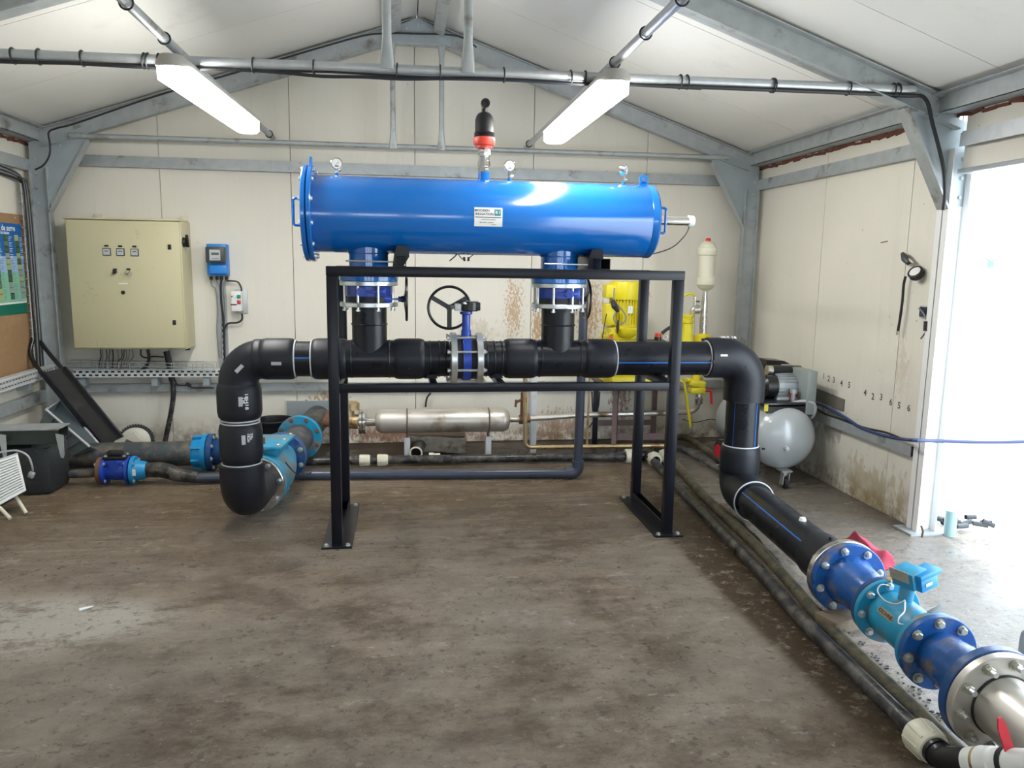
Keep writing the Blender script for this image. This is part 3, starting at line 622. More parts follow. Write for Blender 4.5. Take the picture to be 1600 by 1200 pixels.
for x, r in ((.472, .034),): part('vent_stub', B().lathe((x, YM, 2.06), (0, 0, 1), [(0, r+.004), (.025, r+.004), (.03, r), (.078, r), (.08, r-.006), (.08, 0)], 24), blue_tank, t)
b = B(); b.cyl((1.49, YM, TZ+.01), (1.77, YM, TZ+.01), .0285, n=28); dr = part('scanner_rod_tube', b, chrome, t)
part('end_cap', B().lathe((1.735, YM, TZ+.01), (1, 0, 0), [(0, .029), (0, .034), (.03, .034), (.036, .030), (.036, 0)], 28), white_pl, dr)
part('sensor_lead', B().tube(smooth_path([(1.745, YM, TZ-.022), (1.72, YM, 1.80), (1.65, YM, 1.73), (1.55, YM, 1.69), (1.44, YM, 1.672), (1.33, YM+.02, 1.66)], 6), .0035, 8), cable, t)
part('hanging_leads', B().tube(smooth_path([(.27, YM-.03, 1.62), (.30, YM-.03, 1.645), (.315, YM-.03, 1.662)], 4), .004, 6).tube(smooth_path([(.32, YM, 1.665), (.345, YM, 1.635), (.36, YM, 1.63)], 4), .003, 6).tube(smooth_path([(.42, YM, 1.665), (.39, YM, 1.64), (.385, YM, 1.63)], 4), .003, 6).cyl((.358, YM, 1.645), (.362, YM, 1.620), .007, n=8).cyl((.386, YM, 1.645), (.384, YM, 1.620), .007, n=8), cable, t)
ty = YM-TR
cyl = ((0, YM, TZ), (1, 0, 0), TR); LC = (.478, ty, 1.867); UX, UZ = (1, 0, 0), (0, 0, 1)
lb = part('maker_label', patch(LC, UX, UZ, .160, .108, .0008, cyl, 8), white_pl, t, 'white maker label')
def lt(s, size, dx, dz, m=ink): return text('printed_line', s, size, m, lb, (LC[0]+dx, LC[1], LC[2]+dz), UX, UZ, .0022, cyl)
lt('MODERN', .020, -.036, .036); lt('IRRIGATION', .0185, -.024, .016)
part('printed_rule', patch((LC[0], LC[1], LC[2]-.001), UX, UZ, .146, .004, .0020, cyl, 6), ink, lb)
part('printed_emblem', patch((LC[0]+.052, LC[1], LC[2]+.026), UX, UZ, .036, .036, .0020, cyl, 4), teal_ink, lb)
text('printed_line', 'B I', .024, white_pl, lb, (LC[0]+.052, LC[1], LC[2]+.026), UX, UZ, .0034, cyl); lt('water filtration systems', .0085, 0, -.014); lt('filter station - irrigation', .0085, -.01, -.030); lt('www', .012, .03, -.042, teal_ink)

def gauge(x, yaw, label, r=.034, z=2.178):
    t = thing('pressure_gauge', label, 'gauge', (x, YM, 2.09), 'pressure gauges on the blue filter')
    d = Vector((math.sin(yaw), -math.cos(yaw), 0)); c = Vector((x, YM, z))
    part('brass_stem', B().cyl((x, YM, 2.085), (x, YM, 2.108), .010, n=12), blue_tank, t)
    part('needle_valve', B().cyl((x, YM, 2.108), (x, YM, 2.145), .0085, n=6).cyl((x, YM, 2.117), (x, YM, 2.131), .012, n=6).cyl((x+.005, YM, 2.122), (x+.022, YM+.005, 2.122), .006, n=10), chrome, t)
    k = part('case', B().lathe(c-d*.018, d, [(-.002, 0), (0, r-.004), (.003, r), (.028, r), (.032, r-.002), (.032, r-.006), (.028, r-.006)], 32), chrome, t)
    part('dial', B().lathe(c-d*.018, d, [(.024, 0), (.0285, 0), (.0285, r-.006), (.024, r-.006)], 28), glassm, k)
    u = Vector((d.y, -d.x, 0))*-1; nd = part('needle', B().beam(c+d*.0115+u*.012+Vector((0, 0, .010)), c+d*.0115-u*.008-Vector((0, 0, .008)), .002, .001, d), ink, k)
    part('scale_print', patch(c+d*.0112+Vector((0, 0, -.014)), u, (0, 0, 1), .022, .006, 0, None, 1), ink, k)
gauge(-.373, .15, 'small round pressure gauge near the bolted left end of the blue vessel', z=2.158)
gauge(.623, .1, 'small round pressure gauge just right of the red and black air valve')
gauge(1.317, .95, 'small turned-away pressure gauge near the right end of the blue vessel')

# air release valve
t = thing('air_valve', 'black and red automatic air valve standing on top of the blue vessel', 'valve', (.472, YM, 2.14))
part('nickel_fitting', B().lathe((.472, YM, 2.138), (0, 0, 1), [(0, 0), (0, .036), (.014, .036), (.016, .031), (.03, .031), (.03, .037), (.062, .037), (.064, .033), (.085, .033), (.088, .036), (.115, .036), (.118, .034), (.145, .034), (.145, 0)], 8), chrome, t)
part('red_collar', B().lathe((.472, YM, 2.272), (0, 0, 1), [(0, 0), (0, .046), (.012, .048), (.016, .058), (.028, .063), (.058, .063), (.062, .058), (.062, 0)], 32), red_pl, t)
b = B(); b.lathe((.472, YM, 2.334), (0, 0, 1), [(0, 0), (0, .056), (.006, .060), (.010, .056), (.014, .060), (.018, .056), (.022, .060), (.026, .055), (.03, .054), (.095, .053), (.118, .047), (.134, .034), (.14, .02), (.14, 0)], 32); part('black_body', b, black_pl, t)
b = B(); b.tube(bend([(.472, YM, 2.47), (.472, YM, 2.515), (.472, YM-.045, 2.515)], .02), .017, 16, cap=False); b.pipe((.472, YM-.035, 2.515), (.472, YM-.062, 2.515), .026, .019); b.cyl((.472, YM-.03, 2.515), (.472, YM-.05, 2.515), .019, n=20); part('outlet_elbow', b, black_pl, t)

# wafer valves under the nozzles
def handwheel(par, c, axis, R, r=.009, spokes=3, ph=0, name='handwheel', dish=.0, m=None):
    m = m or black_pl; a, u, v = frame_of(axis); c = Vector(c); b = B(); b.torus(c, axis, R, r, 40, 8)
    for i in range(spokes):
        A = ph+2*PI*i/spokes; d = u*math.cos(A)+v*math.sin(A); b.beam(c-a*dish+d*R*.08, c+d*R*.96, .028 if R > .1 else .014, .007, a)
    b.lathe(c-a*(dish+.015), axis, [(0, 0), (0, R*.16), (.03, R*.14), (.03, 0)], 16); return part(name, b, m, par)
def wafer(x, wheel_y, label, sx=1):
    t = thing('butterfly_valve', label, 'valve', (x, YM, 1.345))
    for zc, nm in ((1.484, 'upper_backing_ring'), (1.362, 'lower_backing_ring')):
        part(nm, B().lathe((x, YM, zc-.013), (0, 0, 1), [(0, .108), (0, .166), (.003, .169), (.023, .169), (.026, .166), (.026, .108), (0, .108)], 48), zinc, t)
    body = part('valve_body', B().lathe((x, YM, 1.408), (0, 0, 1), [(0, .09), (0, .130), (.004, .133), (.058, .133), (.062, .130), (.062, .09)], 40), blue_cast, t)
    part('body_boss', B().cyl((x-.04*sx, YM-.12, 1.438), (x-.04*sx, YM-.145, 1.438), .026, n=24).box2((x-.03, YM-.142, 1.430), (x+.085, YM-.126, 1.446), bev=.003).box2((x+.06, YM-.139, 1.413), (x+.10, YM-.10, 1.463), bev=.003), blue_cast, body)
    part('seat_ring', B().lathe((x, YM, 1.375), (0, 0, 1), [(0, .09), (0, .128), (.033, .128), (.033, .09)], 40), rubber, t)
    for i in range(8):
        A = 2*PI*(i+.5)/8+.0; p = Vector((x+.149*math.cos(A), YM+.149*math.sin(A), 1.527)); bolt(t, p, (0, 0, 1), r=.0135, h=.011, stud=.190, name='stud_bolt')
    part('shaft', B().cyl((x+.12, wheel_y, 1.395), (x+.215, wheel_y, 1.395), .007, n=10), zinc, t)
    part('gear_boss', B().box2((x+.08, wheel_y-.03, 1.372), (x+.135, wheel_y+.03, 1.418), bev=.004), blue_cast, t); part('shaft_nut', B().cyl((x+.17, wheel_y, 1.395), (x+.20, wheel_y, 1.395), .016, n=10), blue_cast, t)
    handwheel(t, (x+.218, wheel_y, 1.395), (1, 0, 0), .122, .008, 3, .4, dish=.014)
wafer(-.2, 4.56, 'blue butterfly valve between zinc rings under the left nozzle, handwheel on its right'); wafer(.935, 4.80, 'blue butterfly valve between zinc rings under the right nozzle, handwheel hidden behind', -1)

# ------------------------------------------------ black header pipes
ZC = 1.037; PR = .106
def ring(par, c, axis, r=PR+.003): return part('white_ring', B().torus(c, axis, r, .0045, 40, 6), white_ring, par)
def xpipe(par, x0, x1, r=PR, y=YM, z=ZC): return part('pipe', B().lathe((x0, y, z), (1, 0, 0), [(0, 0), (0, r), (x1-x0, r), (x1-x0, 0)], 40), hdpe, par)
def xsleeve(par, x0, x1, r=.122, m=None): 
    s = part('coupling_sleeve', B().sleeve((x0, YM, ZC), (x1, YM, ZC), r, PR, 40), m or hdpe_d, par)
    part('fusion_terminal', B().cyl(((x0+x1)/2, YM-r*.93, ZC-.045), ((x0+x1)/2, YM-r*.93-.014, ZC-.047), .006, n=10), black_pl, s); return s
def tee(par, x0, x1, xv):
    b = B(); b.lathe((x0, YM, ZC), (1, 0, 0), [(0, 0), (0, PR+.006), (x1-x0, PR+.006), (x1-x0, 0)], 44); b.lathe((xv, YM, ZC+.02), (0, 0, 1), [(0, 0), (0, .102), (.30, .102), (.30, 0)], 44)
    part('tee', b, hdpe, par)
    b = B(); b.torus((xv, YM, 1.245), (0, 0, 1), .1035, .0045, 40, 6); part('weld_bead', b, hdpe, par)
    for xx in (x0+.03, x1-.03): part('weld_bead', B().torus((xx, YM, ZC), (1, 0, 0), PR+.006, .004, 40, 6), hdpe, par)
t = thing('header_pipe', 'black polyethylene header from the floor elbow at left to the centre valve', 'pipe', (-.955, YM, 0))
LX = -.957
xsleeve(t, -.822, -.632); ring(t, (-.628, YM, ZC), (1, 0, 0)); xpipe(t, -.64, -.53, .104); ring(t, (-.535, YM, ZC), (1, 0, 0)); xsleeve(t, -.530, -.335)
part('blue_line', patch((-.582, YM-.104, ZC+.018), UX, UZ, .09, .006, .0006, ((0, YM, ZC), (1, 0, 0), .104), 3), stripe_b, t)
tee(t, -.335, -.055, -.2); part('pipe', B().lathe((-.2, YM, 1.3), (0, 0, 1), [(0, .102), (.055, .102)], 40), hdpe, t)
xsleeve(t, -.058, .122); xpipe(t, .10, .268, .107)
for x in (.155, .21, .245): part('weld_bead', B().torus((x, YM, ZC), (1, 0, 0), .107, .0045, 40, 6), hdpe, t)
b = B(); b.tube(bend([(-.815, YM, ZC), (LX, YM, ZC), (LX, YM, .885)], .137, 12), .113, 36); part('elbow', b, hdpe_d, t)
part('elbow_socket', B().sleeve((-.865, YM, ZC), (-.815, YM, ZC), .117, PR, 40, .008), hdpe_d, t)
def vsleeve(par, x, z0, z1, r=.122, y=YM, m=None): return part('coupling_sleeve', B().sleeve((x, y, z0), (x, y, z1), r, PR, 40, .03), m or hdpe_d, par)
s1 = vsleeve(t, LX, .688, .900, .127); ring(t, (LX, YM, .680), (0, 0, 1), .109); part('pipe', B().cyl((LX, YM, .64), (LX, YM, .70), PR, n=40), hdpe, t); ring(t, (LX, YM, .664), (0, 0, 1), .109)
s2 = vsleeve(t, LX, .43, .660, .124); ring(t, (LX, YM, .418), (0, 0, 1), .112); part('pipe', B().cyl((LX, YM, .38), (LX, YM, .44), PR, n=40), hdpe, t)
b = B(); b.tube(bend([(LX, YM, .412), (LX, YM, .185), (LX+.01, 4.90, .185)], .14, 12), [.131]*14+[.131, .131][:1], 36) if False else b.tube(bend([(LX, YM, .412), (LX, YM, .187), (LX+.012, 4.93, .185)], .14, 12), .129, 36); part('elbow', b, hdpe_d, t)
part('socket_rim', B().torus((LX, YM, .408), (0, 0, 1), .122, .008, 40, 8), hdpe_d, t)
# stickers and marker writing on the left drop
cyA = ((LX, YM, 0), (0, 0, 1), .127); cyB = ((LX, YM, 0), (0, 0, 1), .124)
def mark(s, px, py, size, cy, par, rot=0.0):
    p = W(px, py, y=YM-cy[2]); ux = Vector((math.cos(rot), 0, math.sin(rot))); uy = Vector((-math.sin(rot), 0, math.cos(rot))); text('marker_writing', s, size, white_st, par, p, ux, uy, .0012, cy)
def stick(px, py, w, h, cy, par, rot=0.0, m=None):
    p = W(px, py, y=YM-cy[2]); ux = Vector((math.cos(rot), 0, math.sin(rot))); uy = Vector((-math.sin(rot), 0, math.cos(rot))); return part('sticker', patch(p, ux, uy, w, h, .0008, cy, 4), m or silver_lab, par)
stick(376, 628, .024, .055, cyA, s1); mark('18H18', 387, 628, .036, cyA, s1, -PI/2); mark('OK', 381, 627, .028, cyA, s1, -PI/2)
stick(381, 688, .024, .055, cyB, s2); mark('1820', 390, 685, .027, cyB, s2, -PI/2); mark('OK', 396, 684, .027, cyB, s2, -PI/2); mark('vrp', 401, 682, .022, cyB, s2, -PI/2)
part('sticker', patch((-.722, YM-.122, ZC-.012), UX, UZ, .056, .020, .001, ((0, YM, ZC), (1, 0, 0), .122), 4), silver_lab, t)
e = W(374, 576, y=YM-.113); part('sticker', B().box(e+Vector((0, -.004, 0)), (.055, .003, .022), Matrix.Rotation(-PI/4, 3, 'Y')), silver_lab, t)

# centre valve
t = thing('centre_valve', 'blue butterfly valve in the black header with tall stem, gearbox and big black handwheel', 'valve', (.375, YM, .87))
for x0 in (.277, .432):
    part('backing_ring', B().lathe((x0, YM, ZC), (1, 0, 0), [(0, .107), (0, .157), (.003, .160), (.033, .160), (.036, .157), (.036, .107), (0, .107)], 48), zinc, t)
part('seat_ring', B().lathe((.313, YM, ZC), (1, 0, 0), [(0, .08), (0, .118), (.119, .118), (.119, .08)], 40), rubber, t)
body = part('valve_body', B().lathe((.349, YM, ZC), (1, 0, 0), [(0, .119), (0, .136), (.004, .139), (.044, .139), (.048, .136), (.048, .119)], 40), blue_cast, t)
for i in range(8):
    A = 2*PI*(i+.5)/8; bolt(t, (.468, YM+.142*math.cos(A), ZC+.142*math.sin(A)), (1, 0, 0), r=.0135, h=.013, stud=.20, name='stud_bolt')
part('stem', B().lathe((.373, YM, ZC+.12), (0, 0, 1), [(0, 0), (0, .032), (.05, .030), (.06, .025), (.145, .025), (.15, .038), (.165, .038), (.165, 0)], 20), blue_cast, t)
b = B(); b.lathe((.395, YM, 1.325), (0, 0, 1), [(0, 0), (0, .05), (.006, .055), (.052, .055), (.058, .05), (.058, 0)], 28); b.box2((.385, YM-.045, 1.33), (.455, YM+.045, 1.378), bev=.004); b.box2((.34, YM-.03, 1.327), (.40, YM+.04, 1.373), bev=.004); g = part('gearbox', b, black_pl, t)
part('gear_cover', B().box2((.303, YM-.035, 1.327), (.34, YM+.03, 1.368), bev=.003), silver_lab, g); bolt(g, (.36, YM-.045, 1.37), (0, 0, 1), r=.012, h=.012)
HW = Vector((.278, YM+.10, 1.338)); part('handwheel_shaft', B().cyl((.315, YM+.02, 1.348), HW, .010, n=12), zinc, t)
handwheel(t, HW, (0, -1, 0), .128, .0085, 3, PI/2+PI, dish=.0)

t = thing('header_pipe', 'black polyethylene header with blue stripe from the centre valve to the right floor flange', 'pipe', (2.16, YM, 0))
xpipe(t, .463, .62, .107)
for x in (.495, .54, .585): part('weld_bead', B().torus((x, YM, ZC), (1, 0, 0), .107, .0045, 40, 6), hdpe, t)
xsleeve(t, .606, .800); tee(t, .795, 1.095, .935); part('pipe', B().lathe((.935, YM, 1.3), (0, 0, 1), [(0, .102), (.055, .102)], 40), hdpe, t)
part('terminal_plug', B().cyl((.937, YM-.108, ZC-.03), (.937, YM-.116, ZC-.032), .017, n=20), hdpe, t)
xsleeve(t, 1.097, 1.288); ring(t, (1.292, YM, ZC), (1, 0, 0)); xpipe(t, 1.28, 1.93); part('blue_line', patch((1.595, YM-PR, ZC-.015), UX, UZ, .60, .007, .0006, ((0, YM, ZC), (1, 0, 0), PR), 4), stripe_b, t); ring(t, (1.895, YM, ZC), (1, 0, 0))
RXp = 2.165
b = B(); b.tube(bend([(1.90, YM, ZC+.003), (RXp, YM, ZC+.003), (RXp, YM, .765)], .165, 14), .128, 40); el = part('elbow', b, hdpe_d, t)
for px, py in ((1115, 565), (1166, 574), (1173, 624)):
    p = W(px, py, y=YM-.125); bolt(el, p, (0, -1, 0), r=.007, h=.006, m=hdpe)
part('sticker', patch(W(1132, 555, y=YM-.129), UX, UZ, .046, .014, .0008, ((0, YM, ZC+.003), (1, 0, 0), .128), 3), cream_f, el, 'small yellow and white sticker')
text('marker_writing', 'VRT 18', .035, white_st, el, (2.03, YM-.02, ZC+.134), (1, 0, 0), (0, .8, .4), .0)
part('pipe', B().cyl((RXp, YM, .42), (RXp, YM, .80), PR, n=40), hdpe, t)
for px in (1142, 1181):
    p = W(px, 660, y=YM-.09); b = patch((p.x, YM-.09, .615), (1, 0, 0), (0, 0, 1), .007, .29, .0006, ((RXp, YM, 0), (0, 0, 1), PR), 3); part('blue_line', b, stripe_b, t)
part('wire_ring', B().torus((RXp, YM, .764), (0, 0, 1), .109, .003, 36, 6), white_ring, t); ring(t, (RXp, YM, .470), (0, 0, 1), .111)
vs = vsleeve(t, RXp, .270, .470, .127); bolt(vs, (RXp+.118, YM-.06, .455), (1, -.5, 0), r=.007, h=.02, m=black_pl); bolt(vs, (RXp+.118, YM-.06, .30), (1, -.5, 0), r=.007, h=.02, m=black_pl)
AX0 = Vector((2.155, 4.62, .185)); AX1 = Vector((1.925, 2.05, .205)); AD = (AX1-AX0).normalized()
def ax(y): return AX0+(AX1-AX0)*((4.62-y)/2.57)
b = B(); b.tube(bend([(RXp, YM, .29), (RXp, YM, .187), ax(4.30)], .16, 12), .126, 40); part('elbow', b, hdpe_d, t)
ring(t, ax(4.30), AD, .125); part('pipe', B().cyl(ax(4.34), ax(3.16), .109, n=40), hdpe, t)
a_, u_, v_ = frame_of(AD)
side = Vector((-1, 0, 0)); side = (side-AD*side.dot(AD)).normalized(); upv = AD.cross(side); upv = upv if upv.z > 0 else -upv
dirp = (side*.80+upv*.60).normalized(); tang = AD.cross(dirp)
part('blue_line', patch(ax(3.85)+dirp*.109, AD, tang, .86, .007, .0006, (ax(4.3), AD, .109), 3), stripe_b, t)
st = part('stub_end', B().lathe(ax(3.42), AD, [(0, .105), (0, .116), (.02, .120), (.25, .120), (.25, 0)], 40), hdpe_d, t)
part('blob_seal', B().lathe(ax(3.62)+upv*.106, upv, [(0, .02), (.018, .014), (.022, 0)], 14), white_st, t); bolt(st, ax(3.30)+upv*.119, upv, r=.01, h=.015, m=black_pl)

# ============================================================ LEFT SIDE: floor pipes
# check valve and flanged line running back to the wall
LA0 = Vector((LX+.012, 4.93, .185)); LA1 = Vector((-.79, 6.45, .235)); LD = (LA1-LA0).normalized()
def la(d): return LA0+LD*d
t = thing('check_valve', 'worn teal floor check valve behind the left floor elbow, with bolted lid', 'valve', (la(.3).x, la(.3).y, 0))
f = flange(t, la(.015), LD, .182, .10, .03, steel, 8, -1, .014, 'stub_flange', bm_=zinc, ph=.2)
f2 = part('end_flange', B().lathe(la(.05), LD, [(-.02, .09), (-.02, .186), (.010, .186), (.014, .182), (.014, .09)], 44), teal_old, t)
b = B(); b.lathe(la(.06), LD, [(0, .10), (.02, .118), (.12, .165), (.28, .175), (.42, .15), (.56, .112), (.60, .105)], 36)
part('valve_body', b, teal_old, t)
LR = Matrix((Vector((LD.y, -LD.x, 0)).normalized(), Vector((LD.x, LD.y, 0)).normalized(), Vector((0, 0, 1)))).transposed()
lc = la(.33); b = B()
b.box((lc.x, lc.y, .335), (.20, .30, .09), LR, .02); part('bonnet', b, teal_old, t)
lid = part('lid', B().box((lc.x, lc.y, .392), (.27, .38, .024), LR, .008), sky_blue if False else teal_old, t)
for dx in (-.11, .11):
    for dy in (-.165, 0, .165): bolt(lid, Vector((lc.x, lc.y, .404))+LR @ Vector((dx, dy, 0)), (0, 0, 1), r=.014, h=.014, m=zinc_y)
part('lid_bracket', B().box(Vector((lc.x, lc.y, .425))+LR @ Vector((-.02, -.10, 0)), (.05, .02, .045), LR, .004), rustm, t)
part('body_foot', B().box((lc.x+.02, lc.y+.05, .03), (.14, .3, .06), LR, .01), teal_old, t)
f3 = flange(t, la(.665), LD, .172, .09, .03, blue_dark, 8, -1, .015, 'outlet_flange', bm_=zinc_y)
part('lead', B().tube(smooth_path([W(446, 722, y=4.95), W(460, 738, y=4.98), W(475, 742, y=5.0), W(486, 738, y=5.1)], 5), .004, 6), cable, t)
t = thing('flanged_spool', 'dark flanged pipe spool running from the teal check valve back to the wall', 'pipe', (la(1.0).x, la(1.0).y, 0))
flange(t, la(.70), LD, .172, .09, .028, blue_dark, 8, 1, .013, 'near_flange', bm_=zinc_y)
part('spool_pipe', B().cyl(la(.70), la(1.20), .112, n=36), greyblue, t)
flange(t, la(1.215), LD, .176, .10, .034, teal_old, 8, -1, .013, 'sky_blue_flange', bm_=rustm, label='sky blue end flange')
part('rear_flange', B().lathe(la(1.235), LD, [(0, .09), (0, .17), (.03, .17), (.03, .09)], 40), blue_dark, t)
part('rear_pipe', B().cyl(la(1.25), la(1.89), .11, n=30), greyblue, t)
part('branch_pipe', B().cyl((-.80-.09, 5.96, .20), (-1.30, 5.97, .175), .098, n=30), blue_dark, t)
solo('wall_opening_plate', B().box2((-1.02, YB-.022, .19), (-.60, YB-.002, .395)).box2((-.86, YB-.03, .395), (-.84, YB-.022, .41)), gussetm, 'dark grey plate on the back wall where the flanged line passes through', 'plate')
t = thing('bucket', 'round black bucket on the floor by the back wall behind the left drop', 'bucket', (-1.06, 6.42, 0))
part('bowl', B().lathe((-1.06, 6.42, 0), (0, 0, 1), [(0, 0), (0, .12), (.30, .150), (.30, .158), (.315, .158), (.315, .146), (.02, .112), (.02, 0)], 32), black_pl, t)
part('rim', B().torus((-1.06, 6.42, .315), (0, 0, 1), .155, .008, 36, 8), rubber, t)

# big grey pipe along the back left
GY, GZ, GR = 6.02, .135, .094
t = thing('grey_floor_pipe', 'thick dirty grey pipe on the floor along the back left wall with sky blue flange', 'pipe', (-2.2, GY, 0))
part('pipe', B().cyl((-2.90, GY+.02, .13), (-1.56, GY, GZ+.005), GR, n=40), greyblue, t)
f = part('flange_adaptor', B().lathe((-1.60, GY, GZ+.01), (1, 0, 0), [(0, .09), (0, .108), (.02, .116), (.07, .120), (.075, .138), (.11, .143), (.11, .08)], 44), sky_blue, t, 'sky blue flange adaptor')
for i in range(8):
    A = 2*PI*i/8+.3; part('rib', B().box((-1.56, GY+.118*math.cos(A), GZ+.01+.118*math.sin(A)), (.07, .012, .038), Matrix.Rotation(A-PI/2, 3, 'X')), sky_blue, f)
flange(t, (-1.465, GY, GZ+.01), (1, 0, 0), .143, .08, .04, blue_dark, 8, 1, .014, 'dark_blue_flange', bm_=zinc_y, ph=.2)
part('spool', B().cyl((-1.45, GY, GZ+.01), (-1.28, GY-.04, GZ+.04), .098, n=32), blue_dark, t)
for A, m in ((.9, red_pl), (-.8, zinc)): pass

# small blue gate valve and grey pipe in front
VY, VZ = 5.68, .105
t = thing('gate_valve', 'small bright blue flanged valve on the floor in front of the thick grey pipe', 'valve', (-2.0, VY, 0))
def xf(x, th, R, m, nm, n=4, face=1, bmm=None, lab=None): return flange(t, (x, VY, VZ), (1, 0, 0), R, .04, th, m, n, face, .011, nm, PI/4, bmm or zinc_y, 0, lab)
xf(-2.143, .03, .100, rustm, 'rusty_flange', 4, -1, None, 'rusty counter flange')
xf(-2.115, .024, .103, blue_cast, 'body_flange'); b = B(); b.lathe((-2.11, VY, VZ), (1, 0, 0), [(0, .06), (.03, .062), (.06, .068), (.11, .068), (.15, .060)], 28)
b.box((-2.035, VY, VZ+.062), (.17, .10, .05), None, .008); b.cyl((-2.035, VY-.05, VZ+.055), (-2.035, VY-.075, VZ+.055), .032, n=24); part('valve_body', b, blue_cast, t)
xf(-1.955, .022, .103, blue_cast, 'body_flange', face=-1)
bn = part('bonnet', B().box((-2.035, VY, VZ+.100), (.16, .10, .022), None, .004).box((-2.045, VY, VZ+.128), (.10, .06, .036), None, .008), black_pl, t)
for dx in (-.062, .062):
    for dy in (-.035, .035): bolt(bn, (-2.035+dx, VY+dy, VZ+.111), (0, 0, 1), r=.010, h=.010)
xf(-1.922, .026, .103, sky_blue, 'adaptor_flange', lab='sky blue adaptor flange')
part('adaptor_neck', B().lathe((-1.91, VY, VZ), (1, 0, 0), [(0, .076), (.02, .070), (.055, .064), (.075, .058), (.075, .045)], 28), sky_blue, t)
part('sticker', B().box((-1.90, VY-.083, VZ+.005), (.026, .003, .048)), white_pl, t)
t = thing('grey_small_pipe', 'thin grey pipe with swollen sleeve, from the small blue valve to the riser', 'pipe', (-.3, 5.62, 0))
part('heat_sleeve', B().tube([(-1.86, VY, VZ), (-1.80, VY, VZ+.0), (-1.74, 5.675, VZ), (-1.68, 5.665, VZ-.012), (-1.62, 5.655, VZ-.036), (-1.56, 5.645, .062), (-1.48, 5.64, .050)], [.05, .054, .056, .055, .050, .044, .040], 24), hdpe_dirt, t)
part('pipe', B().tube([(-1.50, 5.64, .046), (-.86, 5.70, .038), (1.24, 5.56, .040)], .0365, 20), pvc, t)
part('elbow', B().tube(bend([(1.21, 5.562, .042), (1.308, 5.56, .042), (1.308, 5.56, .14)], .05, 8), .044, 22), pvc, t)
part('riser', B().tube([(1.308, 5.56, .13), (1.315, 5.56, 1.0), (1.32, 5.56, 1.62)], .0335, 20), pvc, t)
part('top_elbow', B().tube(bend([(1.32, 5.56, 1.60), (1.32, 5.56, 1.78), (1.32, 4.84, 1.82)], .06, 8), .034, 18), pvc, t)
part('inlet_pipe', B().cyl((-2.36, VY+.02, .08), (-2.17, VY, .09), .03, n=18), greyblue, t)
t = thing('black_rear_pipe', 'black pipe with cream couplings lying behind the grey pipe near the back wall', 'pipe', (.5, 6.03, 0))
def nut(par, c, axis, r, L, m=cream_f, name='coupling_nut'):
    c = Vector(c); a = Vector(axis).normalized(); b = B(); b.lathe(c, a, [(0, r*.72), (0, r*.9), (.008, r), (L-.012, r*.96), (L, r*.86), (L, r*.6)], 28)
    _, u, v = frame_of(a)
    for k in range(8):
        A = 2*PI*k/8; d = u*math.cos(A)+v*math.sin(A); b.beam(c+a*.006+d*r*.99, c+a*(L-.012)+d*r*.95, .008, .006, d)
    return part(name, b, m, par)
part('pipe', B().tube([(-.85, 6.05, .05), (-.37, 6.05, .05), (1.86, 6.02, .045)], .034, 18), hdpe_dirt, t)
for x in (-.355, -.215): nut(t, (x, 6.045, .05), (1, 0, 0), .046, .085)
nut(t, (1.815, 6.02, .048), (1, 0, 0), .058, .10)
part('tee_body', B().cyl((1.91, 6.02, .05), (2.12, 6.02, .05), .045, n=24).cyl((2.01, 6.02, .05), (2.01, 5.90, .05), .045, n=24), black_pl, t)
nut(t, (2.025, 5.93, .05), (0, -1, 0), .058, .08); nut(t, (2.14, 6.0, .055), (-.02, -1, 0), .055, .12)
t = thing('open_pipe_stub', 'short black pipe stub with a pale open rim pointing forward under the steel cylinder', 'pipe', (.08, 6.3, 0))
p0 = W(650, 708, y=6.18); p1 = W(664, 682, y=6.7)
part('stub', B().lathe(p1, p0-p1, [(0, 0), (0, .05), ((p0-p1).length, .05), ((p0-p1).length, .043), ((p0-p1).length-.08, .043), ((p0-p1).length-.08, 0)], 24), hdpe_dirt, t); part('rim', B().torus(p0, p0-p1, .048, .007, 26, 8), cream_f, t)
p = W(680, 712, y=6.12); solo('pipe_fitting', B().lathe(p-Vector((.05, 0, 0)), (1, 0, 0), [(0, 0), (0, .026), (.04, .026), (.045, .020), (.09, .020), (.09, 0)], 16), cream_f, 'small cream plastic fitting in front of the stone slab', 'fitting')
# stainless cylinder
CY, CZ = 6.24, .325; x0, x1 = -.235, .872
t = thing('steel_cylinder', 'dull stainless steel cylinder lying on two pale posts under the stand', 'cylinder', (.3, CY, 0))
part('shell', B().lathe((x0, CY, CZ), (1, 0, 0), [(-.005, 0), (-.003, .035), (.012, .075), (.04, .094), (.06, .098), (x1-x0-.06, .098), (x1-x0-.04, .094), (x1-x0-.012, .075), (x1-x0+.003, .035), (x1-x0+.005, 0)], 40), steel_d, t)
for px in (636, 763):
    x = W(px, 660, y=CY).x
    part('clamp_band', B().torus((x, CY, CZ), (1, 0, 0), .1, .006, 36, 6), rustbrown, t); part('clamp_lug', B().box2((x-.008, CY-.02, CZ-.14), (x+.008, CY+.02, CZ-.095)), rustm, t)
    part('post', B().box2((x-.024, CY-.03, .0), (x+.024, CY+.03, CZ-.135), bev=.004), grey_post, t)
part('left_stub', B().cyl((-.32, CY, CZ), (x0, CY, CZ), .037, n=20), steel, t); part('right_stub', B().cyl((x1, CY, CZ), (.95, CY, CZ), .022, n=16), steel_d, t)
for x, fc in ((-.350, -1), (-.322, 1)): flange(t, (x, CY, CZ), (1, 0, 0), .100, .03, .024, steel, 8, fc, .011, 'pipe_flange', bm_=zinc)
t = thing('brass_elbow', 'dirty brass angle fitting left of the steel cylinder flange', 'fitting', (-.45, CY, CZ))
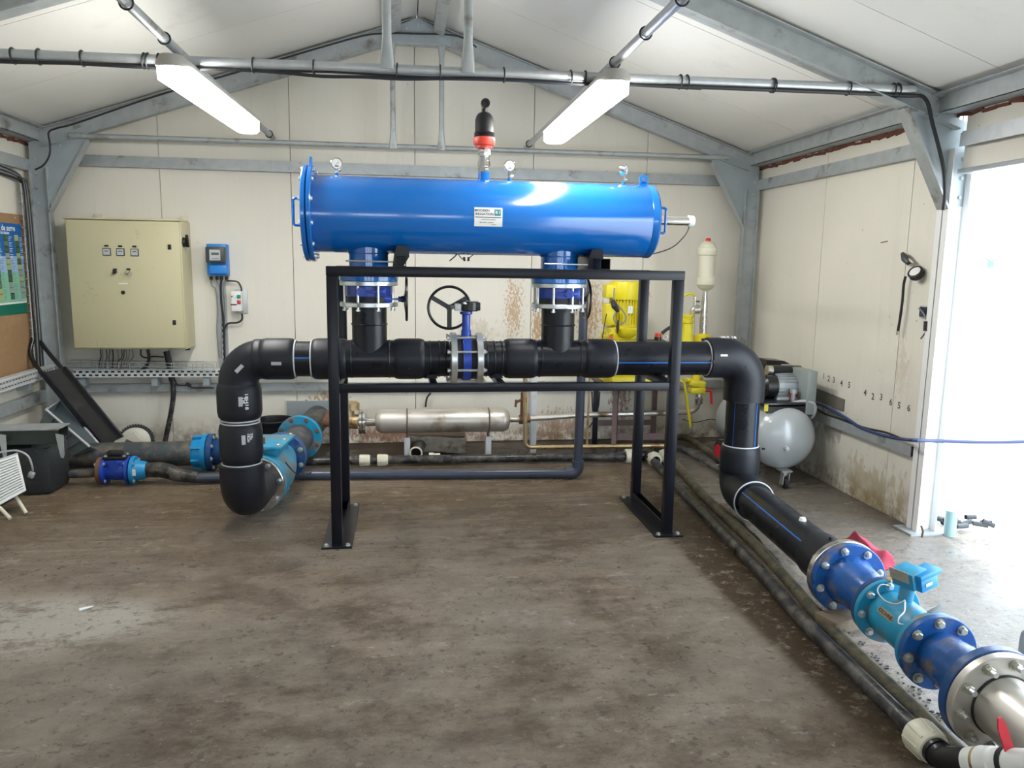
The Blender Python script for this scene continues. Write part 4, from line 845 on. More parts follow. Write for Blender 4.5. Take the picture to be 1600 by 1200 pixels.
part('body', B().tube(bend([(-.365, CY, CZ), (-.46, CY, CZ), (-.46, CY, CZ+.13)], .05, 8), .06, 20), brass, t)
part('hex_cap', B().lathe((-.42, CY, CZ+.10), (0, 0, 1), [(0, 0), (0, .062), (.055, .062), (.065, .045), (.065, 0)], 8), brass, t)
part('tail', B().tube([(-.50, CY, CZ), (-.62, CY, CZ), (-.62, CY+.3, CZ)], .04, 16), rustm, t)
b = B(); random.seed(5)
pa = W(670, 700, y=6.5); pb = W(757, 705, y=6.5)
bm = bmesh.new(); bmesh.ops.create_cube(bm, size=1); bmesh.ops.subdivide_edges(bm, edges=bm.edges, cuts=5, use_grid_fill=True)
for v in bm.verts: v.co = Vector((.27+v.co.x*.50, 6.52+v.co.y*.22, .075+v.co.z*.13-.03*v.co.x))+Vector([random.uniform(-.008, .008) for _ in range(3)])
b.add(bm); solo('stone_slab', b, stone, 'rough pale stone block lying on the floor under the steel cylinder', 'stone')
b = B().box((.27, 6.55, .165), (.50, .2, .04), Matrix.Rotation(.03, 3, 'Y'), .006); solo('wooden_board', b, woodm, 'short weathered wooden board on top of the rough stone block', 'board')

# ============================================================ LEFT SIDE: electrics on the back wall
CF = 6.55
t = thing('control_cabinet', 'large cream steel electrical cabinet hung on the back wall at left', 'cabinet', (-2.19, 6.7, .88))
b = B().box2((-2.625, CF+.02, .880), (-1.76, YB-.005, 1.912), bev=.004); body = part('body', b, cab_cream, t)
part('top_lip', B().box2((-2.632, CF-.006, 1.908), (-1.755, YB-.06, 1.922), bev=.003), cab_cream, body)
door = part('door', B().box2((-2.612, CF-.004, .892), (-1.768, CF+.018, 1.902), bev=.006), cab_cream, t)
def cp(px, py): return W(px, py, y=CF-.004)
for px, py in ((265, 386), (272.5, 504)):
    p = cp(px, py); part('lock', B().box(p, (.026, .012, .04), None, .003).cyl(p+Vector((0, -.004, .0)), p+Vector((0, -.010, 0)), .009, n=12), rubber, door)
for px, py in ((167, 393.5), (188.5, 394), (210.5, 394.5)):
    p = cp(px, py); part('meter_bezel', B().box(p, (.062, .014, .060), None, .004), dark_grey, door); part('meter_face', B().box(p+Vector((0, -.0075, 0)), (.049, .003, .047)), silver_lab, door)
    part('meter_scale', B().box(p+Vector((0, -.0095, .006)), (.028, .002, .006)), ink, door)
    part('tag_plate', B().box(p+Vector((0, -.001, .047)), (.030, .006, .014)), rubber, door)
p = cp(180, 425); part('selector_switch', B().cyl(p, p+Vector((0, -.02, 0)), .014, n=16).box(p+Vector((0, -.03, .0)), (.012, .02, .034), None, .002), black_pl, door)
part('tag_plate', B().box(p+Vector((0, -.001, .020)), (.03, .006, .013)), rubber, door)
p = cp(201, 425); k = part('key_switch', B().cyl(p, p+Vector((0, -.025, 0)), .015, n=16), steel, door); part('keys', B().torus(p+Vector((.012, -.03, -.018)), (0, 1, .3), .014, .002, 18, 5).box(p+Vector((.022, -.035, -.012)), (.022, .002, .012)), steel, door)
part('tag_plate', B().box(p+Vector((0, -.001, .022)), (.03, .006, .013)), rubber, door)
p = cp(192.5, 443); part('name_strip', B().box(p, (.066, .003, .011)), white_pl, door)
p = cp(192.5, 457); part('round_plug', B().cyl(p, p+Vector((0, -.006, 0)), .0155, n=20), black_pl, door)
p = Vector((-1.76, 6.62, 1.745)); part('isolator_switch', B().lathe(p, (1, 0, 0), [(0, 0), (0, .04), (.022, .036), (.022, 0)], 20).box(p+Vector((.032, 0, .01)), (.022, .026, .10), Matrix.Rotation(.25, 3, 'X'), .004), black_pl, body)
for x in (-2.47, -1.80): part('wall_bracket', B().box2((x-.025, YB-.03, 1.90), (x+.025, YB-.004, 1.965)).cyl((x, YB-.03, 1.945), (x, YB-.036, 1.945), .009, n=10), cream_f, t)
part('corner_screw', B().cyl((-1.775, CF+.10, .88), (-1.775, CF+.10, .865), .02, n=12), rubber, t)
# transmitter
t = thing('flow_transmitter', 'blue and black electronic display unit on the back wall right of the cream cabinet', 'display unit', (-1.49, 6.78, 1.47))
XF = 6.70
def xp(px, py, y=XF): return W(px, py, y=y)
a = xp(324, 381, 6.78); c = xp(357, 431, 6.78); part('back_box', B().box2((a.x, 6.73, c.z), (c.x, 6.85, a.z), bev=.01), xm_blue, t)
a = xp(327, 414, 6.70); c = xp(354, 428, 6.70); part('terminal_cover', B().box2((a.x, 6.70, c.z), (c.x, 6.74, a.z), bev=.006), xm_blue, t)
a = xp(320, 385, 6.66); c = xp(351, 411, 6.66); k = part('display_head', B().box2((a.x, 6.66, c.z), (c.x, 6.75, a.z), bev=.012), dark_grey, t)
a = xp(327, 390, 6.659); c = xp(344.5, 407, 6.659); part('face_plate', B().box2((a.x, 6.655, c.z), (c.x, 6.661, a.z)), silver_lab, k)
a = xp(330, 394.5, 6.655); c = xp(342, 398.5, 6.655); part('lcd', B().box2((a.x, 6.652, c.z), (c.x, 6.656, a.z)), lcd, k)
for i in range(5): p = xp(331.5+i*2.4, 404.3, 6.655); part('key_button', B().box(p, (.008, .004, .006)), ink, k)
for i, px in enumerate((330, 339, 346, 354)):
    p = xp(px, 434, 6.78); part('cable_gland', B().cyl(p+Vector((0, 0, .012)), p-Vector((0, 0, .018)), .013, n=10), rubber, t)
# starter
t = thing('motor_starter', 'small white switch box with green and red buttons, right below the blue display', 'switch box', (-1.33, 6.8, 1.16))
a = xp(360.5, 455, 6.74); c = xp(377, 486.5, 6.74); part('box', B().box2((a.x, 6.74, c.z), (c.x, 6.83, a.z), bev=.006), white_pl, t)
part('back_plate', B().box2((a.x+.01, 6.83, c.z-.02), (c.x+.035, 6.85, a.z+.012), bev=.003), silver_lab, t)
p = xp(373, 463.5, 6.738); part('start_button', B().box(p, (.030, .012, .030), None, .002), greenb, t); p = xp(373.3, 472, 6.738); part('stop_button', B().box(p, (.030, .014, .034), None, .004), redb, t)
p = xp(365, 476, 6.739); part('black_strip', B().box(p, (.05, .004, .010)), ink, t); p = xp(362.5, 463, 6.739); part('reset_button', B().cyl(p, p-Vector((0, .004, 0)), .006, n=10), rubber, t)
# cables
def ct(pts, r=.006, n=8, y=6.80): return B().tube(smooth_path([W(a, b_, y=(c[0] if c else y)) for a, b_, *c in pts], 5), r, n)
t = thing('display_cables', 'grey and black cables dropping from the blue display unit over a galvanised slotted channel', 'cables', (-1.42, 6.82, .6))
part('slotted_channel', B().box2((W(337, 455, y=6.83).x, 6.835, .66), (W(352, 455, y=6.83).x+.005, 6.849, 1.415)), galv_l, t)
for k in range(14): part('slot', B().box((W(345, 455, y=6.83).x, 6.8345, 1.36-k*.05), (.008, .002, .028)), rubber, t)
for pts, m, r in (([(330, 437), (331, 446), (337, 453), (340, 480), (339, 520), (343, 560)], cable_g, .005), ([(338, 437), (343, 450), (346, 480), (346, 560)], cable_g, .004), ([(346, 437), (345, 450), (346, 475), (349, 500), (351, 545), (352, 580)], cable, .009), ([(353, 437), (349, 448), (351, 480), (352, 520), (353, 560)], cable_g, .005),
    ([(354, 439), (362, 439), (372, 441), (377, 450), (377, 455)], cable, .007), ([(378, 490), (378, 499), (371, 504), (358, 505), (352, 511), (351, 525), (352, 575)], cable, .008)): part('cable', ct(pts, r), m, t)
t = thing('cabinet_cables', 'cluster of black and grey cables hanging out of the bottom of the cream cabinet', 'cables', (-2.1, 6.75, .6))
random.seed(11)
for px in (157, 160, 166, 172, 176, 184, 190, 194, 197, 202, 207): 
    d = random.uniform(-6, 4); part('cable', ct([(px, 546), (px+random.uniform(-2, 3), 558), (px+d, 566), (px+d-1, 580)], random.choice((.004, .005, .007)), 6, 6.77), random.choice((cable, cable, cable_g)), t)
part('cable', ct([(231, 546), (233, 560), (229, 572), (222, 578), (221, 588)], .013, 10, 6.74), cable, t); part('cable', ct([(220, 546), (221, 556), (230, 559), (240, 557), (256, 558)], .006, 8, 6.76), cable, t)
t = thing('thick_cable', 'thick black cable bundle falling from the cream cabinet down the wall behind the floor pipe', 'cable', (-1.9, 6.76, .1))
part('upper_run', ct([(260, 549), (265, 570), (268, 590), (272, 600)], .026, 12, 6.76), cable, t)
part('lower_run', ct([(269, 590), (271, 615), (268, 640), (263, 665), (257, 695), (254, 715)], .021, 12, 6.76), cable_g if False else hdpe_dirt, t)
part('side_cable', ct([(270, 592), (277, 601), (290, 602), (297, 602), (302, 606), (335, 606)], .006, 8, 6.78), cable, t); p = W(294, 601, y=6.77); part('junction', B().box(p, (.04, .02, .03), Matrix.Rotation(.6, 3, 'Y'), .005), rubber, t)
# cable trays
tray_m = mat('bright_galvanised_tray', (.62, .65, .66), .45, .2, .1, 20)
def slotted_tray(name, label, p0, p1, h, nrm, pitch, par=None):
    t = thing(name, label, 'cable tray', (Vector(p0)+Vector(p1))/2); d = (Vector(p1)-Vector(p0)).normalized(); n = Vector(nrm); b = B(); L = (Vector(p1)-Vector(p0)).length
    # web with real slots: two rows
    rows = [(-h/2, -h*.36), (-h*.11, h*.11), (h*.36, h/2)]
    def bar(s0, s1, z0, z1):
        c = Vector(p0)+d*(s0+s1)/2+Vector((0, 0, (z0+z1)/2)); b.box(c, [abs(d[i])*(s1-s0)+abs(n[i])*.003+(abs(z1-z0) if i == 2 else 0) for i in range(3)])
    for z0, z1 in rows: bar(0, L, z0, z1)
    k = 0
    for z0, z1, off in ((-h*.36, -h*.11, 0), (h*.11, h*.36, pitch/2)):
        s = off
        while s < L-pitch*.45: bar(s, min(L, s+pitch*.45), z0, z1); s += pitch
    for z in (-h/2, h/2): 
        c = Vector(p0)+d*L/2+Vector((0, 0, z))-n*.03; b.box(c, [abs(d[i])*L+abs(n[i])*.06+(.003 if i == 2 else 0) for i in range(3)])
    part('channel', b, tray_m, t); c = Vector(p0)+d*L/2-n*.02; part('slot_shade_strip', B().box(c, [abs(d[i])*L*.99+abs(n[i])*.012+(h*.8 if i == 2 else 0) for i in range(3)]), rubber, t); return t  # black strip behind the slots stands in for the shade inside the tray
za = W(250, 583, y=6.70).z
t = slotted_tray('slotted_tray', 'galvanised slotted cable tray fixed low on the back wall under the cream cabinet', (-2.70, 6.70, za-.002), (-.62, 6.70, za-.002), .062, (0, -1, 0), .050)
for px in (130, 243, 323): x = W(px, 597, y=6.75).x; part('bracket', B().box2((x-.025, 6.72, .555), (x+.025, YB-.052, za-.03)), gussetm, t)
t = thing('wire_basket_tray', 'galvanised wire basket cable tray on the back wall just under the cream cabinet', 'cable tray', (-2.15, 6.75, .68))
x0w, x1w = W(104, 570, y=6.72).x, W(335, 570, y=6.72).x
for z, y in ((.745, 6.68), (.745, 6.80), (.715, 6.68), (.685, 6.68), (.685, 6.74), (.685, 6.80)): part('wire', B().cyl((x0w, y, z+.02), (x1w, y, z), .0035, n=6), galv, t)
for k in range(15):
    x = x0w+(x1w-x0w)*k/14; z = .02-.02*k/14; part('cross_wire', B().tube([(x, 6.68, .745+z), (x, 6.68, .685+z), (x, 6.80, .685+z), (x, 6.80, .745+z)], .003, 6), galv, t)
t = slotted_tray('slotted_tray', 'galvanised slotted cable tray low on the left wall under the pinboard', (-2.80, 4.9, W(30, 594, x=-2.80).z-.01), (-2.80, 6.62, W(30, 594, x=-2.80).z), .075, (1, 0, 0), .045)
for y in (5.7, 6.25): part('bracket', B().box2((XL, y-.02, .60), (-2.83, y+.02, .66)), gussetm, t)
t = thing('ladder_rack', 'upright galvanised cable ladder in the left rear corner with dark cables', 'cable tray', (-2.86, 6.45, .7))
def lp(py): return W(52+ (py-230)*.098, py, x=-2.86)
for dy in (-.05, .06): part('rail', B().tube([(-2.87, 6.50+dy, .70), (-2.87, 6.50+dy, 2.16)], .006, 8), galv, t)
for k in range(22): part('rung', B().cyl((-2.87, 6.42, .74+k*.064), (-2.87, 6.58, .74+k*.064), .004, n=6), galv, t)
for k in range(5): part('cable', B().tube(smooth_path([(-2.862+.004*k, 6.46+.018*k, .66), (-2.86+.003*k, 6.465+.018*k+.01*math.sin(k), 1.3), (-2.855, 6.46+.018*k, 2.1), (-2.86, 6.40+.01*k, 2.2)], 6), .0055, 8), (cable, cable_g)[k % 2], t)
for k in range(4): pass
t = thing('cable_run', 'bundle of grey cables tied along the left wall under the upper rail', 'cables', (-2.87, 5.5, 2.2))
for k in range(6): part('cable', B().tube(smooth_path([(-2.885+.008*(k % 3), 4.4, 2.215+.016*k), (-2.885+.008*(k % 3), 5.4, 2.21+.016*k), (-2.885, 6.1, 2.205+.014*k), (-2.875, 6.45, 2.18+.008*k), (-2.87, 6.50, 2.10)], 5), .009, 8), cable_g if k % 2 else cable, t)

# pinboard and poster on the left wall
t = thing('pinboard', 'brown chipboard panel fixed to the left wall', 'board', (-2.91, 5.9, .8))
a = W(38, 338, x=-2.90); c = W(62, 583, x=-2.90)
part('board', B().prism([(-2.918, 4.9, .77), (-2.918, 6.60, .70), (-2.918, 6.52, 1.925), (-2.918, 4.9, 1.92)], (.018, 0, 0)), chip_m, t)
for px, py in ((23, 340), (44, 423), (53, 513)): p = W(px, py, x=-2.90); part('screw', B().cyl(p, p+Vector((.004, 0, 0)), .006, n=8), white_pl, t)
t = thing('wall_poster', 'blue and green laminated plant poster pinned on the brown chipboard panel', 'poster', (-2.895, 6.0, 1.15))
PX = -2.896
def pz(py, px=20): return W(px, py, x=PX)
ya = 4.98; yb = W(38, 420, x=PX).y; zt = W(36, 351, x=PX).z; zb = W(46, 488, x=PX).z; pw = yb-ya
blue_p = mat('poster_blue', (.01, .13, .42), .35); green_p = mat('poster_green', (.22, .50, .36), .35); lblue_p = mat('poster_light_blue', (.30, .46, .72), .35); dgreen = mat('poster_dark_green', (.0, .14, .09), .4)
leafs = [mat('poster_leaf_%d' % i, c, .4) for i, c in enumerate(((.05, .13, .07), (.35, .42, .2), (.28, .33, .32), (.12, .2, .16)))]
H = zt-zb
part('sheet', B().box2((PX-.002, ya, zb), (PX, yb, zt)), white_pl, t)
def pband(f0, f1, m, nm): return part(nm, B().box2((PX, ya+.004, zt-H*f1), (PX+.0012, yb-.004, zt-H*f0)), m, t)
pband(.0, .36, blue_p, 'printed_band'); pband(.36, .54, lblue_p, 'printed_band'); pband(.54, .865, green_p, 'printed_band'); pband(.885, 1.0, dgreen, 'printed_band')
text('printed_title', 'plantes de serre', .060, white_st, t, (PX+.0012, 6.16, zt-H*.055), (0, 1, 0), (0, 0, 1), .0012); text('printed_line', 'les stades', .034, white_st, t, (PX+.0012, 6.20, zt-H*.105), (0, 1, 0), (0, 0, 1), .0012)
random.seed(4)
for j in range(6):
    for i in range(11):
        y = yb-.09-.165*j+i*.004; z = zt-H*(.16+.064*i)
        part('printed_picture', B().box2((PX+.0012, y-.030, z-.024), (PX+.002, y+.030, z+.024)), random.choice(leafs), t)
        for q in range(3): part('printed_line', B().box2((PX+.0012, y+.042, z-.018+q*.012), (PX+.0018, y+.042+random.uniform(.03, .055), z-.015+q*.012)), white_st if i < 4 else leafs[3], t)
# ---------------------------------------------------------- clutter in the left corner
t = thing('hand_implement', 'black tube-handled implement with long channel panel leaning to the back left corner', 'tool', (-2.5, 6.3, 0))
def ip(px, py, y): return W(px, py, y=y)
hl = [ip(65, 583, 6.32), ip(42, 555, 6.40), ip(20, 530, 6.46), ip(24, 524, 6.50), ip(40, 522, 6.55), ip(52, 528, 6.55), ip(75, 550, 6.45), ip(99, 578, 6.36)]
for p in hl: p.x = max(p.x, XL+.045)
part('handle', B().tube(smooth_path(hl, 5), .016, 12), black_pl, t)
TL, TRr, BR, BL = ip(66, 582, 6.30), ip(101, 574, 6.32), ip(195, 688, 6.22), ip(164, 702, 6.20)
nrm = (TRr-TL).cross(BL-TL).normalized(); nrm = nrm if nrm.y > 0 else -nrm
part('channel_panel', B().prism([TL, TRr, BR, BL], nrm*.035), panel_black, t)
e = (BL-TL).normalized(); part('side_rail', B().beam(TL-nrm*.008, BL-nrm*.008, .03, .05, nrm), black_paint, t); part('side_rail', B().beam(TRr, BR, .02, .05, nrm), black_paint, t)
Hc = ip(210, 692, 6.28); ax_ = Vector((.15, -.95, .30))
part('toothed_ring', B().lathe(Hc+Vector((0, .05, 0)), ax_, [(0, .08), (0, .128), (.02, .13), (.04, .128), (.04, .08)], 40), rubber, t)
b = B(); _, u, v = frame_of(ax_)
for k in range(40): A = 2*PI*k/40; d = u*math.cos(A)+v*math.sin(A); b.beam(Hc+Vector((0, .05, 0))+d*.130, Hc+Vector((0, .05, 0))+d*.130+ax_.normalized()*.04, .010, .012, d)
part('teeth', b, rubber, t, kind='stuff')
part('disc_cover', B().lathe(Hc+Vector((0, .03, 0)), ax_, [(0, 0), (0, .118), (.03, .112), (.045, .09), (.045, 0)], 36), disc_cream, t)
bb = B(); q0 = ip(178, 690, 6.16); q1 = ip(208, 676, 6.16); q2 = ip(222, 690, 6.14); q3 = ip(200, 706, 6.13); bb.prism([q0, q1, q2, q3], (0, .06, .0)); gp = part('gear_cover', bb, disc_cream, t); c = (q0+q1+q2+q3)/4; part('plate_label', B().box(c+Vector((.0, -.004, .0)), (.055, .003, .026), Matrix.Rotation(.45, 3, 'Y')), rustbrown, gp)
t = thing('grey_tub', 'grey plastic tub tipped on its side between the black bin and the leaning implement', 'tub', (-2.5, 6.1, 0))
A1, A2, A3, A4 = ip(72, 640, 6.02), ip(140, 698, 5.86), ip(165, 706, 6.10), ip(95, 625, 6.32)
ctr = (A1+A2+A3+A4)/4; back = Vector((-.16, .05, -.14)); I = [ctr+(p-ctr)*.74+back for p in (A1, A2, A3, A4)]
b = B(); O = [A1, A2, A3, A4]
for i in range(4):
    j = (i+1) % 4; n_ = (O[j]-O[i]).cross(I[i]-O[i]).normalized()*.005; b.prism([O[i], O[j], I[j], I[i]], n_)
b.prism(I, back.normalized()*.005)
part('tub_body', b, tub_grey, t); part('rim', B().tube([A1, A2, A3, A4, A1], .009, 8), grey_post, t)
for k in range(4):
    f = .2+.2*k; p = A1+(A2-A1)*f; q = I[0]+(I[1]-I[0])*f; part('side_rib', B().tube([p+Vector((0, -.004, -.01)), q+Vector((0, -.004, 0))], .004, 6), tub_grey, t)
t = thing('black_bin', 'dark plastic bin with rounded corners standing on the floor at the far left', 'bin', (-2.52, 5.65, 0))
part('body', B().box2((-2.88, 5.45, .0), (-2.38, 5.78, .34), bev=.045), bin_dark, t); part('rounded_top', B().box2((-2.52, 5.46, .26), (-2.39, 5.77, .37), bev=.05), bin_dark, t)
part('back_part', B().box2((-2.84, 5.55, .32), (-2.55, 5.85, .40), bev=.03), black_pl, t)
t = thing('bracket_sheet', 'dark green metal trough with a hanging bracket lying across the top of the black bin', 'trough', (-2.55, 5.5, .38))
za, zb2 = W(45, 671, y=5.42).z, W(45, 694, y=5.42).z
part('front_face', B().box2((XL+.02, 5.41, zb2), (W(91, 672, y=5.42).x, 5.42, za)), dark_green, t); part('top_edge', B().box2((XL+.02, 5.40, za-.004), (W(91, 672, y=5.42).x+.003, 5.60, za+.004)), galv, t)
part('far_face', B().box2((XL+.02, 5.59, zb2+.02), (W(91, 672, y=5.42).x-.01, 5.60, za)), dark_green, t)
for px in (92, 2):
    p = W(px, 680, y=5.40); q = W(px+6, 715, y=5.40); part('hanging_bracket', B().prism([p+Vector((-.022, 0, .01)), p+Vector((.028, 0, .0)), q+Vector((.012, 0, .02)), q+Vector((.004, 0, -.004)), q+Vector((-.012, 0, .0)), p+Vector((-.012, 0, -.07))], (0, .004, 0)), galv_l, t)
p = W(12, 685, y=5.405); part('hole_plate', B().cyl(p, p+Vector((0, -.004, 0)), .022, n=16), rubber, t)
t = thing('louvred_heater', 'white louvred electric heater tilted on pale feet at the left edge', 'heater', (-2.5, 5.1, 0))
c0, c1, c2, c3 = W(28, 710, y=5.12), W(41, 766, y=5.06), W(-6, 792, y=4.98), W(-14, 724, y=5.04)
def lerp(a, b, f): return a+(b-a)*f
nr = (c1-c0).cross(c3-c0).normalized(); nr = nr if nr.y > 0 else -nr
part('front_frame', B().prism([c0, lerp(c0, c1, 1), lerp(c1, c0, .0)+(c2-c1)*.07, c0+(c3-c0)*.10], nr*.02).prism([c3, c0, lerp(c0, c1, .05), lerp(c3, c2, .05)], nr*.02).prism([lerp(c3, c2, .93), lerp(c0, c1, .93), c1, c2], nr*.02), white_pl, t)
for k in range(13):
    f = .07+.066*k; part('louvre', B().prism([lerp(c3, c2, f), lerp(c0, c1, f), lerp(c0, c1, f+.034), lerp(c3, c2, f+.034)], nr*.012-Vector((0, 0, .012))), white_pl, t)
part('casing', B().prism([c0, c1, c2, c3], nr*.001) if False else B().prism([c0+nr*.02, c1+nr*.02, c2+nr*.02, c3+nr*.02], nr*.16), bin_dark, t)
part('top_cover', B().prism([c0, c3, c3+nr*.2, c0+nr*.2], Vector((0, 0, .012))), grey_post, t)
for q in (W(36, 776, y=5.05), W(12, 795, y=4.95)): part('foot', B().cyl(q+Vector((-.06, .03, .0)), Vector((q.x+.02, q.y-.02, .012)), .011, n=10), cream_f, t)
part('power_lead', B().tube(smooth_path([W(0, 707, y=5.15), W(25, 704, y=5.15), W(43, 712, y=5.14), W(50, 728, y=5.15), W(51, 738, y=5.18)], 5), .006, 8), hose_g, t); p = W(49, 742, y=5.18); part('plug', B().box(p, (.035, .03, .04), Matrix.Rotation(.4, 3, 'Y'), .008), hose_g, t)

# ============================================================ RIGHT REAR: dosing table, yellow pump, compressor
def y62(px, py, y=6.2): return W(px, py, y=y)
t = thing('pump_table', 'rusty brown angle-iron table behind the stand carrying the yellow pump unit', 'table', (1.95, 6.25, 0))
for x, y, m in ((1.745, 6.12, rustbrown), (2.245, 6.12, rustbrown), (1.70, 6.60, black_paint), (2.245, 6.60, rustbrown)): part('leg', B().box2((x-.024, y-.004, 0), (x+.024, y+.004, .60)).box2((x+.018, y-.004, 0), (x+.024, y+.045, .60)), m, t)
part('cross_bar', B().box2((1.77, 6.12, .16), (2.245, 6.13, .215)), rustbrown, t); part('cross_bar', B().box2((1.72, 6.59, .185), (2.245, 6.60, .235)), rustbrown, t)
part('top_frame', B().box2((1.66, 6.06, .60), (2.30, 6.64, .625), bev=.003), rustbrown, t)
t = thing('yellow_pump', 'bright yellow vertical-motor pump on the rusty table behind the right side of the stand', 'pump', (1.83, 6.22, .625))
MX, MY = y62(977, 480).x, 6.25
part('skid', B().box2((1.70, 6.08, .627), (2.27, 6.10, .70)).box2((1.70, 6.10, .627), (2.27, 6.55, .64)), yellow, t)
part('pump_housing', B().box2((MX-.13, MY-.12, .64), (MX+.13, MY+.13, .96), bev=.02).cyl((MX, MY, .9), (MX, MY, .985), .12, n=28), yellow, t)
z0 = .985
part('base_flange', B().box2((MX-.185, MY-.13, .975), (MX+.135, MY+.13, 1.002), bev=.004), yellow, t)
b = B(); b.box2((MX-.135, MY-.12, 1.002), (MX+.125, MY+.12, 1.105), bev=.012); b.lathe((MX+.0, MY-.11, 1.10), (0, 0, -1), [(0, 0), (0, .105), (.03, .098), (.06, .075), (.08, .04), (.085, 0)], 28); part('bell_housing', b, yellow, t)
part('motor_body', B().cyl((MX+.01, MY, 1.105), (MX+.01, MY, 1.35), .108, n=36), yellow, t)
b = B()
for k in range(30):
    A = 2*PI*k/30; d = Vector((math.cos(A), math.sin(A), 0)); b.box(Vector((MX+.01, MY, 1.235))+d*.115, (.028, .005, .22), Matrix.Rotation(A, 3, 'Z'))
part('cooling_fins', b, yellow, t, kind='stuff')
part('fan_cowl', B().lathe((MX+.01, MY, 1.335), (0, 0, 1), [(0, .10), (0, .130), (.012, .134), (.125, .134), (.145, .128), (.150, .115), (.150, 0)], 40), yellow, t)
for za_, zb_, y in ((1.345, 1.46, MY-.03), (1.12, 1.30, MY-.03)): part('terminal_box', B().box2((MX-.175, y-.05, za_), (MX-.085, y+.08, zb_), bev=.012), yellow, t)
p = y62(985, 484, MY-.125); part('rating_plate', B().box(p, (.040, .004, .062)), silver_lab, t)
for px, py, R in ((944, 522, .022), (955, 526, .024)): p = y62(px, py, 6.12); part('sight_ring', B().torus(p, (0, 1, 0), R, .008, 20, 8), yellow, t)
p = y62(955, 527, 6.10); part('red_knob', B().cyl(p, p+Vector((0, -.02, 0)), .014, n=16), red_pl, t)
t = thing('hanging_cable', 'black looped cable with clamp hanging in front of the yellow motor', 'cable', (1.72, 6.08, 1.15))
part('loop', B().tube(smooth_path([y62(960, 450, 6.08), y62(959, 465, 6.08), y62(962, 473, 6.07), y62(970, 482, 6.07), y62(977, 492, 6.07), y62(977, 500, 6.07), y62(970, 507, 6.07), y62(961, 503, 6.07), y62(959, 494, 6.07), y62(965, 485, 6.07)], 5), .006, 8), cable_g, t)
b = B(); b.tube([y62(957, 469, 6.07), y62(960, 478, 6.06), y62(966, 487, 6.06)], [.016, .026, .014], 10); part('clamp', b, rubber, t); part('plug_end', B().tube([y62(966, 500, 6.06), y62(965, 511, 6.06), y62(965, 521, 6.06)], [.006, .014, .006], 8), rubber, t)
part('lead', B().tube(smooth_path([y62(948, 490, 6.1), y62(944, 510, 6.1), y62(941, 530, 6.1)], 4), .004, 6), cable, t)
t = thing('dosing_head', 'black dosing pump with a red cap, right of the yellow motor', 'pump', (2.12, 6.2, .63))
p = y62(1028, 529, 6.2); part('body', B().box((p.x-.03, 6.22, .82), (.20, .12, .36), None, .02), dark_grey, t)
part('knob', B().lathe((p.x, 6.2, p.z-.03), (0, 0, 1), [(0, 0), (0, .034), (.045, .030), (.045, 0)], 16), black_pl, t); part('red_cap', B().lathe((p.x, 6.2, p.z+.015), (0, 0, 1), [(0, 0), (0, .026), (.025, .026), (.03, .022), (.03, 0)], 16), red_pl, t)
part('eye_ring', B().torus(y62(1040, 527, 6.2), (0, 1, 0), .018, .004, 18, 6), steel_d, t)
part('hose', B().tube(smooth_path([y62(1034, 521, 6.2), y62(1043, 514, 6.2), y62(1056, 508, 6.2), y62(1070, 512, 6.25)], 5), .014, 10), rubber, t)
# yellow valve group with pressure vessel
t = thing('yellow_valve_group', 'yellow valve cluster on pipework under the beige pressure vessel near the right rear corner', 'valves', (2.45, 6.2, .6))
a = y62(1074, 520); part('tower', B().lathe((a.x, 6.2, .93), (0, 0, 1), [(0, 0), (0, .062), (.10, .055), (.13, .045), (.21, .045), (.215, .052), (.24, .052), (.245, .045), (.262, .045), (.265, .050), (.285, .050), (.285, 0)], 24), yellow, t)
c = y62(1098, 524); part('hex_body', B().lathe((c.x, 6.2, c.z-.12), (0, 0, 1), [(0, 0), (0, .045), (.06, .045), (.065, .068), (.12, .068), (.135, .045), (.145, 0)], 8), yellow, t)
part('flange_body', B().box2((a.x-.05, 6.14, .93), (c.x+.06, 6.28, .99), bev=.01), yellow, t); part('rating_plate', B().box((c.x-.02, 6.135, c.z-.03), (.03, .004, .02)), ink, t)
d = y62(1088, 604); part('lower_body', B().box((d.x, 6.2, d.z+.03), (.14, .10, .06), Matrix.Rotation(.2, 3, 'Y'), .012).box((d.x+.005, 6.2, d.z-.03), (.13, .10, .055), None, .012).cyl((d.x, 6.2, d.z-.05), (d.x, 6.2, .95), .035, n=16), yellow, t)
part('outlet_nipple', B().cyl((d.x-.10, 6.2, d.z+.06), (d.x-.04, 6.2, d.z+.05), .022, n=14), yellow, t)
part('bypass_pipe', B().cyl((a.x+.065, 6.24, .95), (a.x+.060, 6.24, 1.26), .013, n=12), steel_d, t)
e = y62(1090, 492); part('check_fitting', B().tube(bend([(a.x+.06, 6.24, 1.22), (a.x+.03, 6.24, 1.27), (c.x-.02, 6.22, 1.265)], .03), .028, 14).lathe((c.x-.085, 6.22, 1.255), (1, 0, 0), [(0, 0), (0, .035), (.05, .035), (.05, 0)], 14), steel_d, t)
part('riser_tap', B().cyl((c.x-.075, 6.22, 1.27), (c.x-.075, 6.22, 1.36), .012, n=10).cyl((c.x-.075, 6.2, 1.325), (c.x-.045, 6.2, 1.325), .008, n=8), chrome, t)
part('yellow_tube', B().tube(smooth_path([(c.x-.075, 6.22, 1.35), (c.x-.10, 6.22, 1.385), (c.x-.16, 6.22, 1.375), (c.x-.24, 6.22, 1.32)], 5), .010, 8), yellow, t)
part('taper_pipe', B().lathe((c.x, 6.2, 1.03), (0, 0, 1), [(0, 0), (0, .032), (.16, .032), (.162, .029), (.29, .028), (.355, .019), (.38, .019), (.38, 0)], 20), steel, t)
k = W(1100, 470, y=6.2); 
